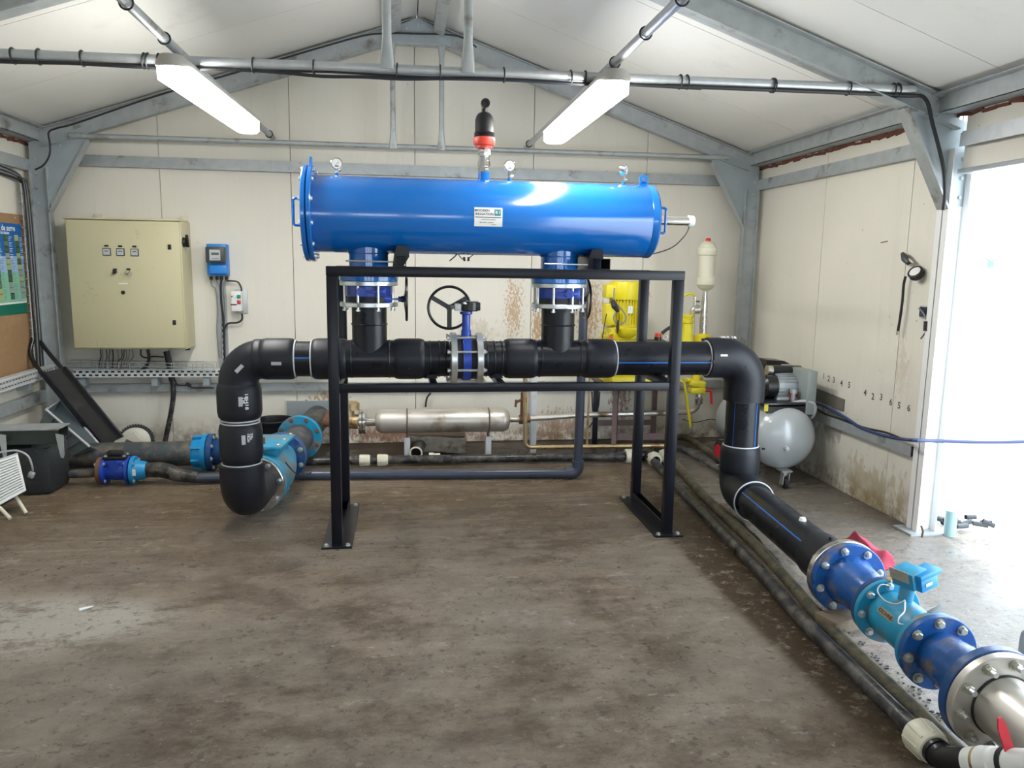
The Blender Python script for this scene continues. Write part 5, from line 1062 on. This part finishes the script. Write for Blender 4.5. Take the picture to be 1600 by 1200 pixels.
t2 = thing('pressure_vessel', 'tall beige capsule-shaped pressure vessel with a red cap above the yellow valves', 'vessel', (c.x, 6.2, 1.405))
part('body', B().lathe((c.x+.004, 6.2, 1.405), (0, 0, 1), [(0, 0), (.0, .024), (.012, .028), (.022, .05), (.04, .066), (.055, .074), (.06, .080), (.115, .080), (.12, .066), (.30, .066), (.305, .078), (.365, .078), (.37, .070), (.385, .066), (.405, .052), (.418, .026), (.420, 0)], 36), beige_v, t2)
part('red_cap', B().lathe((c.x+.004, 6.2, 1.822), (0, 0, 1), [(0, 0), (0, .022), (.018, .020), (.026, .014), (.026, 0)], 16), red_h, t2)
# ball valve and pipe at the back
t = thing('steel_back_pipe', 'steel pipe running along the back wall from the cylinder to a red-handled ball valve', 'pipe', (1.6, 6.35, .35))
q = y62(1091, 640, 6.25); 
part('pipe', B().tube(bend([(.93, 6.24, CZ), (1.5, 6.30, .345), (2.30, 6.32, .35), (q.x-.02, 6.27, .37), (q.x, 6.25, .46)], .08), .024, 14), steel_d, t)
part('ball_valve', B().lathe((q.x, 6.25, .44), (0, 0, 1), [(0, 0), (0, .032), (.05, .036), (.055, .030), (.09, .030), (.10, .026), (.24, .026), (.24, 0)], 10), steel, t)
part('valve_handle', B().tube(smooth_path([(q.x+.03, 6.2, .56), (q.x+.075, 6.19, .565), (q.x+.085, 6.19, .52), (q.x+.092, 6.19, .45)], 4), .011, 8), red_h, t)
part('rusty_cock', B().lathe((.955, 6.24, CZ), (1, 0, 0), [(0, 0), (0, .04), (.04, .04), (.045, .03), (.09, .03), (.09, 0)], 8).cyl((.98, 6.24, CZ), (.98, 6.22, .56), .020, n=12).cyl((.98, 6.22, .50), (.92, 6.2, .48), .012, n=8).cyl((.92, 6.2, .50), (.915, 6.2, .44), .01, n=8), rustm, t)
t = thing('brass_pipe', 'thin dull brass pipe dropping from the stand then running low to the right', 'pipe', (1.5, 6.1, .1))
g0, g1, g2 = W(820, 600, y=6.1), W(820, 699, y=6.1), W(1042, 696, y=6.1)
part('pipe', B().tube(bend([(g0.x, 6.1, .78), (g1.x+.005, 6.1, g1.z), (g2.x, 6.1, g2.z)], .05), .017, 14), brass, t)
h0 = W(917, 697, y=6.1); part('branch', B().cyl((h0.x, 6.1, h0.z), (h0.x+.01, 6.1, .85), .009, n=10), brass, t)
t = thing('white_post', 'pale square post standing behind the stand right of the steel cylinder', 'post', (.99, 6.35, 0))
a = W(833.5, 650, y=6.35); part('post', B().box2((a.x-.026, 6.33, .012), (a.x+.026, 6.38, .90), bev=.003), grey_post, t); part('foot', B().box2((a.x-.05, 6.31, 0), (a.x+.05, 6.40, .012)), rustm, t)
t = thing('wall_cables', 'thin black cables hanging down the back wall left of the rusty table', 'cables', (1.45, 6.82, .3))
part('cable', ct([(925, 612), (926, 640), (929, 650), (926, 660), (920, 668)], .006, 8, 6.80), cable, t); part('cable', ct([(937, 612), (935, 635), (930, 646)], .006, 8, 6.80), cable, t); part('cable', ct([(673, 614), (667, 622), (665, 636)], .008, 8, 6.80), cable, t)
part('cable', ct([(1067, 655), (1085, 660), (1110, 655), (1125, 658), (1140, 656)], .004, 6, 6.82), cable, t)
t = thing('yellow_strut', 'dirty yellow flat strut leaning down from the yellow valves to the floor', 'strut', (2.5, 6.2, .2))
part('bar', B().tube([W(1062, 594, y=6.15), W(1069, 598, y=6.15), W(1079, 665, y=6.15)], .012, 8), yellow, t); part('rod', B().cyl(W(1078, 652, y=6.16), W(1080, 668, y=6.16), .014, n=8), brass, t)
# grey floor pipes in the rear right
for pts, r, lab in (([W(1030, 690, z=.05), W(1070, 680, z=.06), W(1190, 760, z=.05)], .030, 'the farther'), ([W(1020, 700, z=.04), W(1060, 697, z=.04), W(1182, 768, z=.04)], .022, 'the nearer')):
    t = thing('thin_floor_pipe', 'dusty pipe on the rear right floor running to the black riser, %s of two' % lab, 'pipe', pts[1]); part('pipe', B().tube(bend(pts, .08), r, 14), moss_pipe if r > .025 else greyblue, t)
    if r < .025:
        for f in (.25, .6): c_ = pts[1]+(pts[2]-pts[1])*f; part('joint', B().cyl(c_, c_+(pts[2]-pts[1]).normalized()*.03, .027, n=14), greyblue, t)
solo('floor_cable', B().tube(smooth_path([W(1060, 702, z=.01), W(1085, 712, z=.01), W(1095, 722, z=.01), W(1108, 728, z=.01), W(1125, 726, z=.01)], 5), .006, 6), cream_f, 'thin pale cable lying on the dirty floor beside the grey floor pipes', 'cable')

# compressor
C0 = Vector((2.785, 5.10, .372)); C1 = Vector((2.81, 6.10, .372)); CD = (C1-C0).normalized()
t = thing('air_compressor', 'grey wheeled air compressor with a round tank standing against the right wall', 'compressor', (2.77, 5.6, 0))
R_ = .242; L_ = (C1-C0).length
b = B(); b.lathe(C0, CD, [(0, 0), (.003, .05), (.02, .12), (.055, .185), (.10, .225), (.14, R_), (L_-.14, R_), (L_-.10, .225), (L_-.055, .185), (L_-.02, .12), (L_-.003, .05), (L_, 0)], 48); tk = part('tank', b, comp_grey, t)
p = W(1229, 701, y=5.10); part('drain_plug', B().cyl((p.x, 5.115, p.z), (p.x, 5.085, p.z), .016, n=6).cyl((p.x, 5.09, p.z), (p.x, 5.075, p.z), .009, n=10), zinc, t)
cw = W(1226, 755, y=5.16); part('caster_bracket', B().box((cw.x, 5.18, .135), (.08, .10, .012)).cyl((cw.x, 5.17, .10), (cw.x, 5.17, .135), .022, n=12).box((cw.x-.022, 5.165, .075), (.006, .05, .09), Matrix.Rotation(.1, 3, 'Y')).box((cw.x+.022, 5.165, .075), (.006, .05, .09), Matrix.Rotation(.1, 3, 'Y')), zinc, t)
part('caster_wheel', B().lathe((cw.x-.014, 5.155, .042), (1, 0, 0), [(0, 0), (0, .036), (.006, .042), (.022, .042), (.028, .036), (.028, 0)], 24), rubber, t)
for sx in (-1, 1):
    wx = 2.79+sx*.21; w = part('wheel', B().lathe((wx-.03, 5.85, .105), (1, 0, 0), [(0, 0), (0, .09), (.008, .105), (.052, .105), (.06, .09), (.06, 0)], 32), rubber, t); part('red_hub', B().lathe((wx-.034, 5.85, .105), (1, 0, 0), [(0, .0), (0, .070), (.068, .070), (.068, 0)], 24), red_h, w)
part('motor_shelf', B().box2((2.60, 5.20, .605), (2.92, 5.80, .635), bev=.003), black_pl, t)
p = W(1187, 637, y=5.3); part('yellow_sticker', B().box((p.x, 5.198, .60), (.030, .003, .05)), yellow, t)
part('shelf_skirt', B().box2((2.62, 5.20, .56), (2.92, 5.21, .62)), black_pl, t)
mc = W(1222, 620, y=5.45)
part('motor_body', B().cyl((mc.x-.10, 5.42, .725), (mc.x+.10, 5.42, .725), .088, n=32), galv_l, t)
b = B()
for k in range(24): A = 2*PI*k/24; b.box(Vector((mc.x, 5.42, .725))+Vector((0, math.cos(A), math.sin(A)))*.092, (.18, .004, .016), Matrix.Rotation(A, 3, 'X') @ Matrix.Rotation(PI/2, 3, 'X'))
part('motor_fins', b, galv_l, t, kind='stuff')
part('motor_foot', B().box2((mc.x-.10, 5.33, .635), (mc.x+.09, 5.50, .655)), galv_l, t)
part('motor_cowl', B().lathe((mc.x-.19, 5.42, .725), (1, 0, 0), [(0, 0), (0, .07), (.02, .088), (.10, .092), (.10, 0)], 28), black_pl, t)
part('capacitor_box', B().tube([(mc.x-.10, 5.45, .842), (mc.x+.14, 5.47, .835)], .040, 16), black_pl, t); part('capacitor_cap', B().cyl((mc.x-.14, 5.45, .843), (mc.x-.10, 5.45, .842), .038, n=16), steel, t)
p = W(1238, 615, y=5.35); part('pressure_switch', B().box(p, (.06, .05, .055), None, .006), red_pl, t); part('switch_base', B().cyl(p-Vector((0, 0, .06)), p-Vector((0, 0, .025)), .014, n=12), black_pl, t)
q = W(1237, 655, y=5.30); part('manifold_post', B().cyl((q.x, 5.30, .56), (q.x, 5.30, .70), .016, n=12).lathe((q.x, 5.30, .69), (0, 0, 1), [(0, 0), (0, .028), (.03, .028), (.03, 0)], 8), galv_l, t)
part('hose', B().tube(smooth_path([W(1216, 656, y=5.25), W(1224, 642, y=5.25), W(1235, 631, y=5.25), W(1255, 627, y=5.22), W(1270, 630, y=5.2), W(1274, 638, y=5.2), W(1270, 650, y=5.22), W(1262, 655, y=5.28)], 6), .012, 10), hose_g, t)
part('air_pump', B().lathe((2.84, 5.72, .64), (0, 0, 1), [(0, 0), (0, .09), (.10, .09), (.11, .075), (.16, .075), (.165, .06), (.2, .06), (.2, 0)], 24), black_pl, t)
a = W(1212, 565, y=5.8); part('black_hood', B().prism([(a.x-.10, 5.75, .80), (a.x-.10, 5.75, a.z+.02), (a.x+.05, 5.75, a.z+.01), (a.x+.10, 5.75, .85)], (0, .16, 0)), black_pl, t)
g = part('belt_guard', B().box2((2.925, 5.20, .545), (3.00, 5.62, .868), bev=.004), guard, t)
t = thing('wall_box', 'flat grey rectangle of old plastic duct fixed on the right wall behind the compressor', 'wall duct', (3.15, 5.3, .62))
part('plate', B().prism([(3.158, 5.10, .675), (3.158, 5.60, .70), (3.158, 5.60, .60), (3.158, 5.10, .59)], (.01, 0, 0)), mat('dull_duct', (.16,.15,.13), .6), t)
# cables on the right wall
t = thing('doorway_cables', 'dark blue and black cables sagging along the right wall and out through the open doorway', 'cables', (3.1, 4.8, .55))
def rw(px, py, x=3.125): return W(px, py, x=x)
part('blue_cable', B().tube(smooth_path([rw(1272, 630), rw(1290, 636), rw(1320, 652), rw(1345, 668), rw(1380, 680), rw(1410, 686), W(1428, 688, y=4.10), W(1470, 689, y=4.09), W(1540, 691, y=4.05), W(1600, 690, y=4.0), W(1720, 686, y=3.9), W(1900, 600, y=3.8)], 6), .011, 8), cable_b, t)
part('black_cable', B().tube(smooth_path([rw(1272, 636, 3.14), rw(1292, 648, 3.14), rw(1315, 655, 3.14), rw(1350, 668, 3.14), rw(1385, 676, 3.14), rw(1412, 687, 3.13)], 6), .007, 8), cable, t)
part('grey_cable', B().tube(smooth_path([rw(1272, 640, 3.15), rw(1300, 655, 3.15), rw(1340, 670, 3.15), rw(1380, 684, 3.15), rw(1418, 700, 3.15)], 6), .006, 8), cable_g, t)
# tyre inflator hung on the wall
t = thing('tyre_inflator', 'air gun with round gauge and short hose hanging on the right wall near the doorway', 'air gun', (3.14, 4.5, 1.6))
def r_(px, py, x=3.13): return W(px, py, x=x)
part('grip', B().tube([r_(1410, 396), r_(1415, 404), r_(1421, 411)], [.012, .026, .018], 10), dark_grey, t); part('trigger', B().tube([r_(1420, 405), r_(1427, 411), r_(1422, 414)], .008, 8), steel_d, t)
c = r_(1426, 429, 3.11); part('gauge_boot', B().lathe(c+Vector((.03, 0, 0)), (-.75, -.3, .6), [(-.01, 0), (-.01, .040), (0, .046), (.03, .046), (.035, .038), (.035, .034), (.028, .034)], 28), rubber, t); part('gauge_dial', B().lathe(c+Vector((.03, 0, 0)), (-.75, -.3, .6), [(.02, 0), (.031, 0), (.031, .034), (.02, .034)], 24), glassm, t)
part('hose', B().tube(smooth_path([r_(1415, 432), r_(1412, 445), r_(1410, 470), r_(1406, 500), r_(1403, 517)], 5), .0085, 10), rubber, t); part('hose_end', B().cyl(r_(1403, 517), r_(1402, 523), .009, n=10), chrome, t)
t = thing('socket_box', 'small grey socket with a hanging plug on the right wall by the doorway', 'socket', (3.15, 4.36, 1.33))
p = r_(1442, 487, 3.15); part('frame', B().box((3.162, p.y, p.z), (.014, .075, .075), None, .003), silver_lab, t); part('cover', B().box((3.152, p.y, p.z), (.01, .058, .058)), ink, t); part('outer_box', B().box((3.16, p.y-.055, p.z-.03), (.02, .03, .16)), gussetm, t)
part('lead', B().tube(smooth_path([r_(1436, 482, 3.14), r_(1442, 488, 3.13), r_(1448, 500, 3.13), r_(1450, 512, 3.13), r_(1444, 522, 3.13), r_(1439, 529, 3.14)], 5), .005, 8), cable_g, t); part('plug', B().tube([r_(1448, 502, 3.13), r_(1447, 517, 3.13)], .017, 10), rubber, t)
# pencilled numbers on the right wall
pn = [('1', 1287, 588), ('2', 1295, 592), ('3', 1303, 594), ('4', 1315, 599), ('5', 1327, 602), ('4', 1352, 614), ('2', 1364, 620), ('3', 1377, 621), ('6', 1392, 629), ('5', 1405, 634), ('6', 1420, 638)]
for s, px, py in pn:
    p = W(px, py, x=XR); text('pencilled_number', s, .062, pencil, wall_right, (XR, p.y, p.z), (0, -1, 0), (0, 0, 1), .001)
for px, py in ((1352, 648), (1378, 658)): pass
p = W(1382, 378, x=XR); part('wall_nick', B().box((XR-.002, p.y, p.z), (.004, .07, .006), Matrix.Rotation(-.1, 3, 'X')), pencil, wall_right)

# ============================================================ FOREGROUND RIGHT
# small pipes on the floor running forward
def nut2(par, c, axis, r, L, m=cream_f): return nut(par, c, axis, r, L, m)
t = thing('front_floor_pipe', 'long dusty black pipe on the floor ending in a cream nut at the bottom right', 'pipe', (1.85, 4.2, 0))
fp = [Vector((2.01, 5.86, .04)), Vector((1.95, 5.12, .036)), W(1180, 885, z=.036), W(1260, 975, z=.036), W(1440, 1156, z=.036)]
fp[4].z = .045
part('pipe', B().tube(smooth_path(fp, 4), .0325, 20), hdpe_dirt, t)
FE = fp[4]; fd = (fp[4]-fp[3]).normalized()
n1 = FE-fd*.03
b = B(); b.lathe(n1, fd, [(0, .030), (0, .050), (.012, .060), (.085, .057), (.10, .052), (.105, .036)], 32)
_, u, v = frame_of(fd)
nutp = part('compression_nut', b, cream_f, t, 'cream compression nut')
for k in range(8):
    A = 2*PI*k/8; d = u*math.cos(A)+v*math.sin(A); part('grip_rib', B().beam(n1+fd*.012+d*.059, n1+fd*.088+d*.056, .010, .006, d, .002), cream_f, nutp)
e0 = n1+fd*.10
t = thing('black_elbow', 'glossy black plastic elbow after the cream nut at the bottom right', 'elbow', e0)
vq = W(1505, 1188, z=.062); vq2 = W(1640, 1196, z=.075)
w0 = Vector((1.715, 1.935, .112)); hd = Vector((.035, -.155, .095)).normalized()
part('elbow', B().tube(bend([e0-fd*.02, e0+fd*.05, w0+hd*.01], .06, 10), .042, 26), black_pl, t)
part('collar', B().cyl(e0-fd*.012, e0+fd*.018, .046, n=28), black_pl, t)
hd = Vector((.035, -.155, .095)).normalized(); w0 = Vector((1.715, 1.935, .112))
t = thing('ball_valve', 'white plastic and metal ball valve with an upright red lever at the bottom right corner', 'valve', w0+hd*.06)
part('white_body', B().lathe(w0, hd, [(0, 0), (0, .044), (.02, .046), (.035, .046), (.045, .040), (.05, .050), (.095, .050), (.10, .046), (.13, .046), (.13, .0)], 28), white_pl, t)
part('brass_band', B().cyl(w0+hd*.038, w0+hd*.052, .048, n=28), brass, t)
part('black_ring', B().cyl(w0+hd*.13, w0+hd*.145, .050, n=28), black_pl, t); part('white_tail', B().cyl(w0+hd*.145, w0+hd*.30, .046, n=28), white_pl, t)
lv = W(1579, 1180, x=1.735); l2 = W(1563, 1122, x=1.715)
part('lever_stem', B().cyl(w0+hd*.11, lv+Vector((0, .004, -.005)), .014, n=12), zinc, t)
lv = lv+Vector((0, 0, .006)); dv = (l2-lv); sdv = Vector((1, 0, 0)); b = B(); w_ = .0125
sdv = (sdv-dv.normalized()*sdv.dot(dv.normalized())).normalized()
b.prism([lv-sdv*w_*1.2-dv*.10, lv+sdv*w_*1.2-dv*.10, lv+dv*.75+sdv*w_*1.05, l2+sdv*w_*.5, l2-sdv*w_*.5, lv+dv*.72-sdv*w_*1.3], (0, .005, 0)); part('red_lever', b, red_h, t)
# second old pipe half buried in dirt, and the raised concrete edge beyond
t = thing('buried_pipe', 'old dirt-crusted pipe sunk along the floor just right of the long black pipe', 'pipe', (1.95, 4.2, 0))
part('pipe', B().tube(smooth_path([Vector((2.17, 5.86, .045)), W(1100, 775, z=.03), W(1190, 862, z=.015), W(1300, 985, z=.008), W(1420, 1100, z=.004), W(1500, 1180, z=0)], 4), .032, 16), moss_pipe, t)
t = thing('concrete_ridge', 'low rough concrete ridge along the floor between the old pipe and the big black pipe', 'ridge', (2.05, 3.7, 0))
b = B(); random.seed(9); pts = [W(1130, 790, z=0), W(1160, 815, z=0), W(1200, 855, z=0), W(1250, 915, z=0), W(1290, 965, z=0), W(1330, 1010, z=0)]
pts = smooth_path(pts, 5); rows = []
for p in pts:
    j = random.uniform(-.004, .006); rows.append([b.bm.verts.new(p+Vector(q)) for q in ((-.03, 0, -.01), (-.022+j, 0, .016+j), (.018, 0, .02+j), (.03+j, 0, -.01))])
for P, Q in zip(rows, rows[1:]):
    for i in range(3): b.bm.faces.new((P[i], P[i+1], Q[i+1], Q[i]))
b.bm.faces.new(rows[0]); b.bm.faces.new(rows[-1][::-1]); part('ridge', b, floor_m, t)

# flanged metering line: positions along the axis by distance from the riser
def at(y): return ax(y-.262)
FR = .168
t = thing('flange_connection', 'steel backing flange bolted to a worn blue flanged reducer on the big black floor pipe', 'flange', (at(3.2).x, 2.94, 0))
part('steel_ring', B().lathe(at(3.43), AD, [(0, .11), (0, FR-.003), (.003, FR+.002), (.034, FR+.002), (.037, FR-.003), (.037, .11)], 56), steel, t)
fA = part('blue_flange', B().lathe(at(3.385), AD, [(0, .09), (0, FR), (.028, FR+.001), (.032, FR-.003), (.032, .09)], 56), blue_old, t)
bolt_ring(fA, at(3.352), AD, .141, 8, .25, r=.0145, h=.015, stud=.09, m=zinc)
part('reducer_body', B().lathe(at(3.36), AD, [(0, .122), (.02, .112), (.06, .106), (.15, .102), (.22, .088), (.275, .080), (.30, .080)], 44), blue_old, t)
part('outlet_flange', B().lathe(at(3.085), AD, [(0, .06), (0, .129), (.003, .132), (.024, .132), (.027, .129), (.027, .06)], 52), blue_dark, t)
t = thing('flow_meter', 'worn blue flanged flow meter with a sky blue sensor head on the floor line', 'flow meter', (at(2.85).x, 2.6, 0))
part('gasket', B().lathe(at(3.058), AD, [(0, .06), (0, .128), (.006, .128), (.006, .06)], 44), rustm, t)
fB = part('inlet_flange', B().lathe(at(3.050), AD, [(0, .06), (0, .133), (.003, .136), (.024, .136), (.027, .133), (.027, .06)], 52), teal_old, t)
bolt_ring(fB, at(3.022), AD, .113, 8, .05, r=.0135, h=.014, m=zinc)
part('meter_body', B().lathe(at(3.03), AD, [(0, .090), (.015, .093), (.03, .097), (.26, .097), (.275, .093), (.29, .090)], 48), teal_old, t)
fC = part('outlet_flange', B().lathe(at(2.735), AD, [(0, .06), (0, .134), (.003, .137), (.022, .137), (.025, .134), (.025, .06)], 52), teal_old, t)
nb = W(1382, 984, y=at(2.88).y-.05)
sdir = (Vector((-.86, 0, .50))-AD*Vector((-.86, 0, .50)).dot(AD)).normalized(); c_ = at(2.90)+sdir*.0972; tg = sdir.cross(AD)
bd = part('name_badge', patch(c_, AD, tg, .105, .026, .001, (at(2.9), AD, .097), 4), brass, t, 'brass name badge')
text('badge_lettering', 'KROHNE', .024, ink, bd, c_, AD, tg, .0025, (at(2.9), AD, .097))
up_ = (Vector((.10, 0, 1))-AD*AD.z).normalized(); nk = at(2.93)+up_*.095
part('sensor_neck', B().cyl(nk-up_*.02, nk+up_*.07, .028, n=20), teal_old, t)
hh_ = W(1424, 914, y=2.86); HM = Matrix.Rotation(-.22, 3, 'Y') @ Matrix.Rotation(.25, 3, 'Z')
hb = nk+up_*.10
part('sensor_head', B().box(hb+Vector((.0, 0, .0)), (.085, .105, .070), HM, .006), teal_old, t)
part('sensor_cover', B().box(hb+Vector((.035, -.03, .028)), (.115, .075, .022), HM, .004).box(hb+Vector((.035, -.035, -.008)), (.09, .062, .05), HM, .004), sky_blue, t)
part('sensor_label', B().box(hb+Vector((.035, -.069, -.006)), (.035, .002, .014), HM), silver_lab, t)
part('side_plate', B().box(hb+Vector((-.046, .0, .006)), (.004, .09, .045), HM), steel_d, t)
for pts in (([W(1388, 915, y=2.74), W(1376, 914, y=2.74), W(1371, 924, y=2.72), W(1382, 938, y=2.67), W(1400, 944, y=2.62), W(1414, 938, y=2.60)]), ([W(1414, 940, y=2.58), W(1413, 955, y=2.54), W(1405, 965, y=2.52), W(1404, 974, y=2.51), W(1412, 976, y=2.50)])):
    part('earth_wire', B().tube(smooth_path(pts, 6), .0028, 8), steel_d, t)
part('earth_clip', B().box(at(3.04)+up_*.138, (.05, .03, .014), HM, .003), brass, t); part('earth_clip', B().box(at(2.74)+up_*.141, (.07, .02, .010), HM, .003), cable_g, t)
t = thing('flanged_reducer', 'worn dark blue flanged reducer between the flow meter and the big steel flange', 'reducer', (at(2.6).x, 2.34, 0))
part('gasket', B().lathe(at(2.708), AD, [(0, .06), (0, .133), (.007, .133), (.007, .06)], 44), rustm, t)
fD = part('inlet_flange', B().lathe(at(2.700), AD, [(0, .06), (0, .141), (.003, .144), (.026, .144), (.029, .141), (.029, .06)], 52), blue_old, t)
bolt_ring(fD, at(2.670), AD, .119, 8, .1, r=.0150, h=.016, m=zinc_y)
part('cone', B().lathe(at(2.68), AD, [(0, .085), (.02, .088), (.05, .090), (.20, .102), (.27, .112), (.33, .125)], 44), blue_old, t)
fE = part('outlet_flange', B().lathe(at(2.40), AD, [(0, .09), (0, .171), (.003, .175), (.034, .175), (.037, .171), (.037, .09)], 60), blue_dark, t)
t = thing('steel_pipe_end', 'thick dull stainless pipe with a wide bolted flange at the lower right corner', 'pipe', (at(2.2).x, 1.94, 0))
fF = part('steel_flange', B().lathe(at(2.36), AD, [(0, .09), (0, .169), (.003, .172), (.030, .172), (.033, .169), (.033, .09)], 64), steel_d, t)
for i in range(10):
    _, u, v = frame_of(AD); A = 2*PI*i/10+.15; d = u*math.cos(A)+v*math.sin(A); bolt(fF, at(2.325)+d*.143, AD, r=.0155, h=.016, m=zinc_y)
    part('stud', B().cyl(at(2.31)+d*.143, at(2.295)+d*.143+AD*.006, .0095, n=10), zinc, fF)
part('pipe', B().lathe(at(2.33), AD, [(0, .104), (1.25, .104), (1.25, 0)], 64), steel_d, t)
part('weld_bead', B().torus(at(2.325), AD, .104, .005, 60, 6), rubber, t)
# supports
wq = W(1318, 988, z=0); solo('wooden_block', B().box((wq.x+.03, wq.y+.06, .03), (.22, .12, .06), Matrix.Rotation(.3, 3, 'Z'), .005), woodm, 'rough wooden block on the floor under the first blue flange', 'block')
solo('pipe_support', B().box2((at(2.2).x-.09, 1.78, 0), (at(2.2).x+.12, 1.90, .098), bev=.004), woodm, 'weathered timber support under the big steel pipe in the lower right', 'block')
# red rag draped behind the flange
b = B(); random.seed(2)
n = 22; rc = W(1372, 880, z=0)
rows = []
e1 = (W(1408, 892, z=0)-W(1330, 848, z=0)); e2 = Vector((-e1.y, e1.x, 0)).normalized()*.17
base = W(1330, 848, z=0)-e2*.5
for i in range(n):
    row = []
    for j in range(14):
        f, g = i/(n-1), j/13; p = base+e1*f+e2*g*(1-.45*f)
        env = (1-(2*f-1)**4)*(1-(2*g-1)**2)*(1-.45*f)
        p.z = .006+env*(.085+.028*math.sin(f*7+g*2)+.016*math.sin(g*9-f*5)+.007*math.sin(f*19+g*13))
        p.x += .015*math.sin(g*6+f*5); p.y += .02*math.sin(f*7+g*2); row.append(b.bm.verts.new((p.x, p.y, max(.004, p.z))))
    rows.append(row)
for P, Q in zip(rows, rows[1:]):
    for j in range(13): b.bm.faces.new((P[j], P[j+1], Q[j+1], Q[j]))
o = solo('red_rag', b, rag, 'crumpled dark red cloth lying on the floor behind the blue flanged pipe', 'cloth'); sm = o.modifiers.new('t', 'SOLIDIFY'); sm.thickness = .004
# column anchor, things outside the doorway
solo('drain_pipe', B().lathe((XR+.14, 4.10, 0), (0, 0, 1), [(0, 0), (0, .034), (.02, .034), (.16, .034), (.165, .030), (.165, 0)], 20), mat('pale_teal', (.32, .52, .55), .5), 'short pale teal pipe stub standing just outside the doorway column', 'pipe')
p = W(1437, 838, z=.012); solo('anchor_rod', B().tube([(p.x, p.y-.02, .012), (p.x+.004, p.y-.02, .05), (p.x-.012, p.y-.02, .085)], .006, 8), rustm, 'bent rusty anchor rod sticking up beside the doorway column foot', 'rod')
random.seed(8)
t = thing('scrap_pile', 'small heap of dark pipe offcuts on the ground outside the doorway', 'scrap', (3.9, 4.75, 0))
pc = W(1515, 826, z=.0)
for k in range(12):
    c_ = pc+Vector((random.uniform(-.16, .16), random.uniform(-.03, .12), .02+random.uniform(0, .03))); d = Vector((random.uniform(-1, 1), random.uniform(-1, 1), random.uniform(-.1, .3))).normalized()*random.uniform(.03, .06)
    part('offcut', B().pipe(c_-d, c_+d, .016, .011, 12), scrap, t)
b = B().lathe(W(1602, 1035, z=0), (0, 0, 1), [(0, 0), (0, .030), (.10, .030), (.125, .027), (.14, .018), (.145, 0)], 20); 
solo('ground_post', b, galv, 'short round-topped grey metal post standing beyond the flow meter at the right edge', 'post')
t = thing('added_backdrop', 'tall white hoarding added outside the doorway for white glare, with pale blue emblem', 'backdrop', (6.6, 7.3, 0))
part('sheet', B().box2((4.6, 7.3, 0), (9.5, 7.36, 3.2)), white_paint_and_glare, t)  # made-up white sheet; carries the emblem and keeps the doorway view blown out
p = W(1549, 413, y=7.29); em = part('emblem_disc', B().lathe(p+Vector((0, .008, 0)), (0, -1, 0), [(0, 0), (0, .038), (.012, .034), (.012, 0)], 24), emb, t, 'pale blue round emblem with two wings')
for s in (-1, 1): part('emblem_wing', B().prism([p+Vector((s*.02, 0, .028)), p+Vector((s*.085, 0, .052)), p+Vector((s*.08, 0, .062)), p+Vector((s*.015, 0, .045))], (0, .008, 0)), emb, em)
# bits on the floor
t = solo('cotton_swab', B().tube([W(124, 953, z=.005), W(131, 951, z=.007), W(146, 947, z=.005)], [.009, .007, .002], 8), white_pl, 'tiny white scrap with a thin stem lying on the pale floor patch at left', 'litter')
t = thing('grit_by_pipe', 'dark grit and leaf crumbs scattered on the floor below the flow meter', 'grit', (1.9, 2.7, 0))
b = B(); random.seed(12)
for k in range(420):
    f = random.random(); p = W(1290+f*170+random.gauss(0, 14), 985+f*160+random.gauss(0, 14)-6, z=0); s = random.uniform(.002, .007); b.box((p.x, p.y, s*.3), (s*random.uniform(1, 2.5), s, s*.6), Matrix.Rotation(random.uniform(0, 3), 3, 'Z'))
g = part('crumbs', b, scrap, t, kind='stuff')
